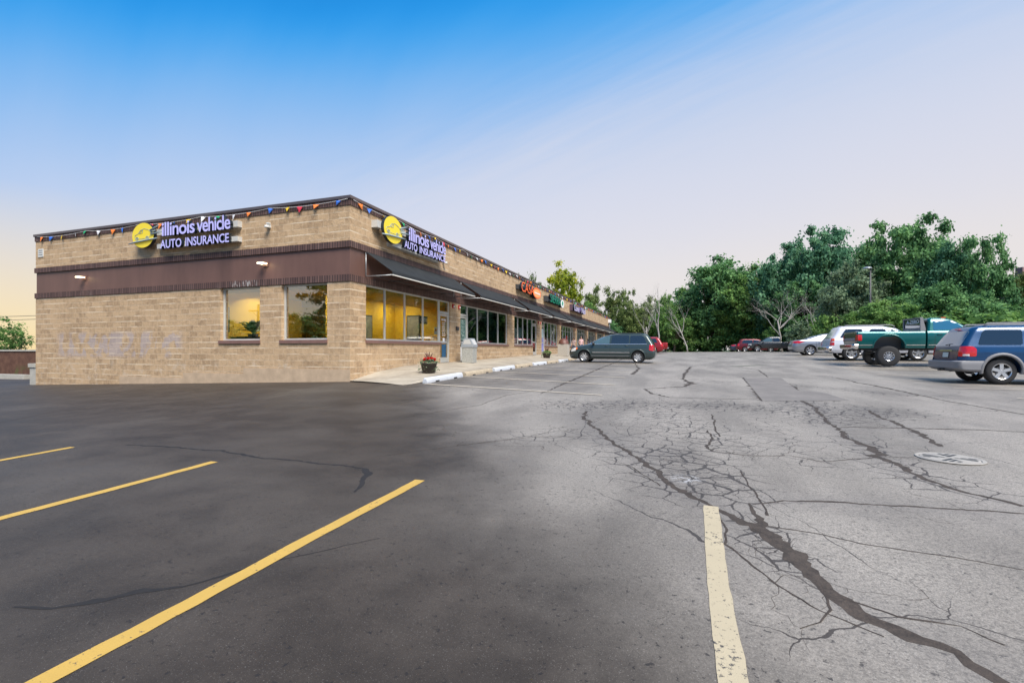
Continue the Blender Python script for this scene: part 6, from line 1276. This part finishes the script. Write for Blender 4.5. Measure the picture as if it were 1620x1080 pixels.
T = [(1128, 79, 402, 150, 'leaf_deep', 'round deep green tree at the left end of the right hand woods', 1), (1180, 75, 412, 120, 'leaf_mid', 'mid green tree just right of the leftmost round tree of the right hand woods', 2),
     (1238, 70, 380, 130, 'leaf_blue', 'tall blue green tree above the big bare grey tree, left part of the woods', 3), (1302, 66, 356, 130, 'leaf_blue', 'tall blue green tree just left of the tallest tree', 4),
     (1345, 46, 405, 120, 'leaf_grey', 'pale dusty green tree left of the lamp post', 5), (1432, 46, 338, 150, 'leaf_deep', 'tallest dark green tree above the green pickup truck', 6),
     (1500, 42, 378, 110, 'leaf_blue', 'blue green tree filling the middle between the tallest tree and the rightmost tree', 7), (1548, 40, 362, 100, 'leaf_deep', 'rightmost large tree with sky showing through its top, above the blue SUV', 8),
     (1400, 37, 472, 120, 'leaf_mid', 'mid green lower tree directly behind the lamp post', 9), (1478, 38, 440, 130, 'leaf_deep', 'deep green lower tree behind the cab of the green pickup truck', 10),
     (1560, 37, 452, 100, 'leaf_deep', 'lower green tree behind the blue SUV roof', 11), (1275, 64, 440, 110, 'leaf_deep', 'deep green lower tree to the right of the big bare grey tree', 12),
     (1640, 44, 398, 80, 'leaf_olive', 'small piece of an olive tree at the extreme right edge', 13)]
for (px, dp, top, wp, kd, lab, sd_) in T: tree_at(px, dp, top, wp, kd, lab, GR, sd_, n=36000 if wp > 100 else 28000, size=.27, gaps=.92 if sd_ in (6, 8) else 1.05)
for (px, dp, top, wp, kd, lab, sd_) in [(1092, 82, 452, 70, 'leaf_mid', 'low green tree at the left foot of the woods', 10), (1160, 84, 432, 110, 'leaf_blue', 'back row tree between the two leftmost trees of the woods', 3), (1270, 78, 398, 110, 'leaf_deep', 'back row tree between the two tall blue green trees', 1), (1365, 60, 378, 110, 'leaf_blue', 'back row tree just left of the tallest tree', 7), (1470, 54, 372, 110, 'leaf_mid', 'back row tree just right of the tallest tree', 2), (1525, 48, 400, 100, 'leaf_deep', 'back row tree left of the rightmost large tree', 12)]:
    tree_at(px, dp, top, wp, kd, lab, GR, sd_, n=36000 if wp > 100 else 28000, size=.27, gaps=1.05)
cen = []; rad = []; rgw = random.Random(8)
for k in range(260):
    px = rgw.uniform(930, 1720); dp = rgw.uniform(120, 135); p = at(px, dp); cen.append((p[0], p[1], .5 + rgw.random() * (5 + 5 * (px - 930) / 500))); rad.append(rgw.uniform(1.5, 2.6))
me = leaf_mesh('distant_woods', cen, rad, 40000, .7, 19, M['leaf_olive'], .9); o = bpy.data.objects.new('distant_woods', me); C.objects.link(o); tag(o, 'far woods closing the gaps between the nearer trees', None, None, 'stuff')
GB = 'trees behind the shops'
for (px, dp, top, wp, kd, lab, sd_) in [(1030, 92, 462, 70, 'leaf_olive', 'olive tree behind the thin pale bare trees', 22), (893, 88, 410, 85, 'leaf_gold', 'sunlit yellow green tree rising behind the shops', 21), (846, 84, 424, 50, 'leaf_olive', 'small olive treetop over the roof, second from the left', 22), (820, 80, 423, 16, 'leaf_olive', 'tiny leftmost treetop over the roof', 22),
     (868, 96, 448, 60, 'leaf_mid', 'low green tree left of the sunlit yellow green tree', 2), (945, 92, 448, 70, 'leaf_olive', 'olive tree right of the sunlit yellow green tree', 23), (925, 84, 470, 60, 'leaf_mid', 'green tree in front of the olive tree behind the shops', 9), (985, 90, 452, 66, 'leaf_olive', 'hazy olive tree beyond the far end of the building', 24),
     (1000, 84, 474, 80, 'leaf_olive', 'low olive tree beyond the minivan roof', 25), (1052, 80, 460, 40, 'leaf_mid', 'narrow green tree between the two pale bare trees', 10), (1066, 78, 474, 76, 'leaf_mid', 'low green tree above the red vehicles', 9), (965, 82, 505, 60, 'leaf_deep', 'dark low tree right behind the end wall of the building', 12)]:
    tree_at(px, dp, top, wp, kd, lab, GB, sd_, n=20000, size=.26, gaps=.95)
tree_at(2, 46, 499, 92, 'leaf_mid', 'round green tree behind the dark red wall at the left edge', None, 31, 9000, .26)
# bare dead trees
def bare(px, depth, top, lab, seed, lean=0, spread=.55, base=None, mt='deadwood', stems=1, fan=.35):
    rg = random.Random(seed); p = at(px, depth); z = gz(p[0], p[1]); H = 1.3 + (553 - top) / 761 * depth - z; t = empty('bare_tree', (p[0], p[1], z - .1), YAW, lab, 'bare tree', 'bare dead trees'); tips = []
    mb = MB(); pts = [Vector((0, 0, 0))]
    for k in range(1, 5): pts.append(Vector((lean * k / 4 + rg.gauss(0, .1), rg.gauss(0, .1), H * .4 * k / 4)))
    mb.tube(pts, [H * .012 * (1 - .12 * k) for k in range(5)], 7); mb.build('trunk', M[mt], t); mb = MB()
    for k in range(stems + 3):
        a = rg.uniform(-fan, fan) * 3; b = pts[rg.randint(2, 4)]; branches(mb, b, Vector((math.sin(a), rg.uniform(-.3, .3), math.cos(a) * 1.1)).normalized(), H * rg.uniform(.2, .3), H * .0055, 3, rg, tips, spread, .12)
    mb.build('limbs', M[mt], t); return t
bare(1042, 74, 425, 'thin pale bare tree standing against the sky right of the building', 41, fan=.12, spread=.3); bare(1022, 78, 455, 'slim bare tree left of the pale bare tree', 42, fan=.15, spread=.3)
bare(1088, 74, 455, 'grey dead tree leaning at the left foot of the right hand woods', 43, lean=-1.2, spread=.5); bare(1238, 61, 432, 'big spreading bare grey tree in front of the woods', 44, lean=-.6, stems=4, fan=.42, spread=.55); bare(1272, 60, 445, 'bare grey tree with a limb leaning right, beside the big bare one', 45, lean=1.6, stems=3, fan=.4, spread=.5)
# undergrowth below the woods
path = [(985, 88, 44), (1040, 84, 60), (1100, 79, 74), (1160, 77, 66), (1220, 71, 60), (1290, 62, 56), (1360, 50, 50), (1430, 40, 50), (1520, 36, 56), (1640, 33, 60)]
rg = random.Random(3); cen = []; rad = []
for (a, b) in zip(path[:-1], path[1:]):
    for k in range(60):
        f = rg.random(); px = a[0] + (b[0] - a[0]) * f; dp = a[1] + (b[1] - a[1]) * f + rg.uniform(-1.5, 3); hh = (a[2] + (b[2] - a[2]) * f) / 761 * dp; p = at(px, dp); zz = gz(p[0], p[1]); cen.append((p[0], p[1], zz + rg.random() ** .8 * hh * .9)); rad.append(rg.uniform(.8, 1.6))
me = leaf_mesh('undergrowth', cen, rad, 150000, .36, 9, M['leaf_mid'], .9); o = bpy.data.objects.new('undergrowth', me); C.objects.link(o); tag(o, 'dense tangle of shrubs and vines along the edge of the lot', None, None, 'stuff')
for i, (px, dp, top, wp, kd, lab) in enumerate([(1268, 56, 505, 55, 'leaf_grey', 'rounded dusty green shrub behind the silver sedan'), (1225, 65, 510, 36, 'leaf_mid', 'green shrub behind the grey pickup truck cab'), (1310, 44, 495, 50, 'leaf_mid', 'green shrub behind the white SUV rear')]):
    tree_at(px, dp, top, wp, kd, lab, 'shrubs at the lot edge', 50 + i, 6000, .55, .05, 'shrub')
# lamp post
p = at(1377, 39.5); z = gz(p[0], p[1]); t = empty('street_lamp', (p[0], p[1], z), YAW, 'tall thin lot lamp post with one flat head in front of the trees', 'street lamp'); hl = 1.3 + (553 - 424) / 761 * 39.5 - z
m = MB(); m.tube([(0, 0, 0), (0, 0, hl)], [.08, .06], 10); m.build('pole', M['darkgrey'], t); m = MB(); m.tube([(0, 0, hl - .1), (-.25, 0, hl + .02)], .035); m.lathe([(0, .10), (.15, .09), (.30, .03), (.32, -.05), (0, -.06)], 18, (-.25, 0, hl + .02)); m.build('lamp_head', M['galv'], t, 40)
# brick building at the far right
p = at(1605, 52); z = gz(p[0], p[1]); t = empty('brick_house', (p[0], p[1], z), YAW, 'reddish brick building with balcony railings behind the trees at the right edge', 'building'); h = 1.3 + (553 - 452) / 761 * 52 - z
n_ = NB('far_red_brick'); n_.L.new(n_.mix(n_.noise(3, 6, .7), (.20, .12, .11), (.32, .21, .20)), n_.b.inputs['Base Color'])
m = MB(); m.box(0, 18, 0, 12, -.5, h); m.build('wall', n_.m, t); m = MB(); m.prism([(-.5, h), (6, h + 1.6), (12, h + 1.6), (18.5, h)], 'y', -.5, 12.5); m.build('roof', mat('brown_shingle_roof', (.14, .10, .085), .9, var=.3, vscale=3), t); m = MB(); m.box(3, 3.8, 2, 2.8, h + .5, h + 2.4); m.build('chimney', n_.m, t)
for k in range(3):
    for lv in range(2): m = MB(); m.box(2 + 5 * k, 3.4 + 5 * k, -.03, -.005, 1.6 + lv * 3, 3.0 + lv * 3); o = m.build('window', M['carglass'], t)
for lv in range(2):
    m = MB(); zz = 3.2 + lv * 2.6; m.box(.5, 17, -1.2, -.01, zz - .15, zz)
    for k in range(60): m.box(.55 + k * .27, .59 + k * .27, -1.2, -1.16, zz + .001, zz + .95)
    m.box(.5, 17, -1.22, -1.14, zz + .951, zz + 1.0); m.build('balcony_railing', M['greyclad'], t)
# ================================================================ across the street: what the glass mirrors
for i, (x, y, H, Wd, kd, sd_, lab) in enumerate([(-22, -30, 13.5, 7.5, 'leaf_olive', 61, 'large spreading tree across the street, mirrored in the right street side window'), (-46, -50, 8.5, 6, 'leaf_mid', 2, 'tree across the street mirrored in the glass, nearest the pole'), (-58, -52, 7.5, 6.5, 'leaf_deep', 1, 'tree across the street mirrored in the glass, second from the pole'), (-72, -54, 8, 7, 'leaf_mid', 9, 'tree across the street mirrored in the glass, farthest left'), (-36, -48, 8, 6, 'leaf_olive', 22, 'tree across the street mirrored in the glass beside the large spreading tree')]):
    key = [k for k in PROTO if k[1] == sd_]
    if key: r_, z, _ = PROTO[key[0]]; t = copy_tree(r_)
    else: t, z = make_tree(sd_, 10.0, 4.2, 12000, .25, M[kd], .3); PROTO[(kd, sd_)] = (t, z, [True])
    t.location = (x, y, gz(x, y)); t.scale = (Wd / 4.9, Wd / 4.9, H / z); tag(t, lab, 'tree', 'trees across the street')
t = empty('utility_pole', (-41.5, -35, -.2), 0, 'wooden utility pole with crossarm across the street, mirrored in the left window', 'utility pole'); m = MB(); m.tube([(0, 0, 0), (0, 0, 7.3)], [.16, .11], 10); m.build('pole', M['bark'], t); m = MB(); m.box(-1.6, 1.6, -.16, -.05, 6.5, 6.65); m.tube([(-.05, -.12, 5.6), (-1.0, -.12, 6.5)], .03); m.tube([(.05, -.12, 5.6), (1.0, -.12, 6.5)], .03); m.build('crossarm', M['bark'], t)
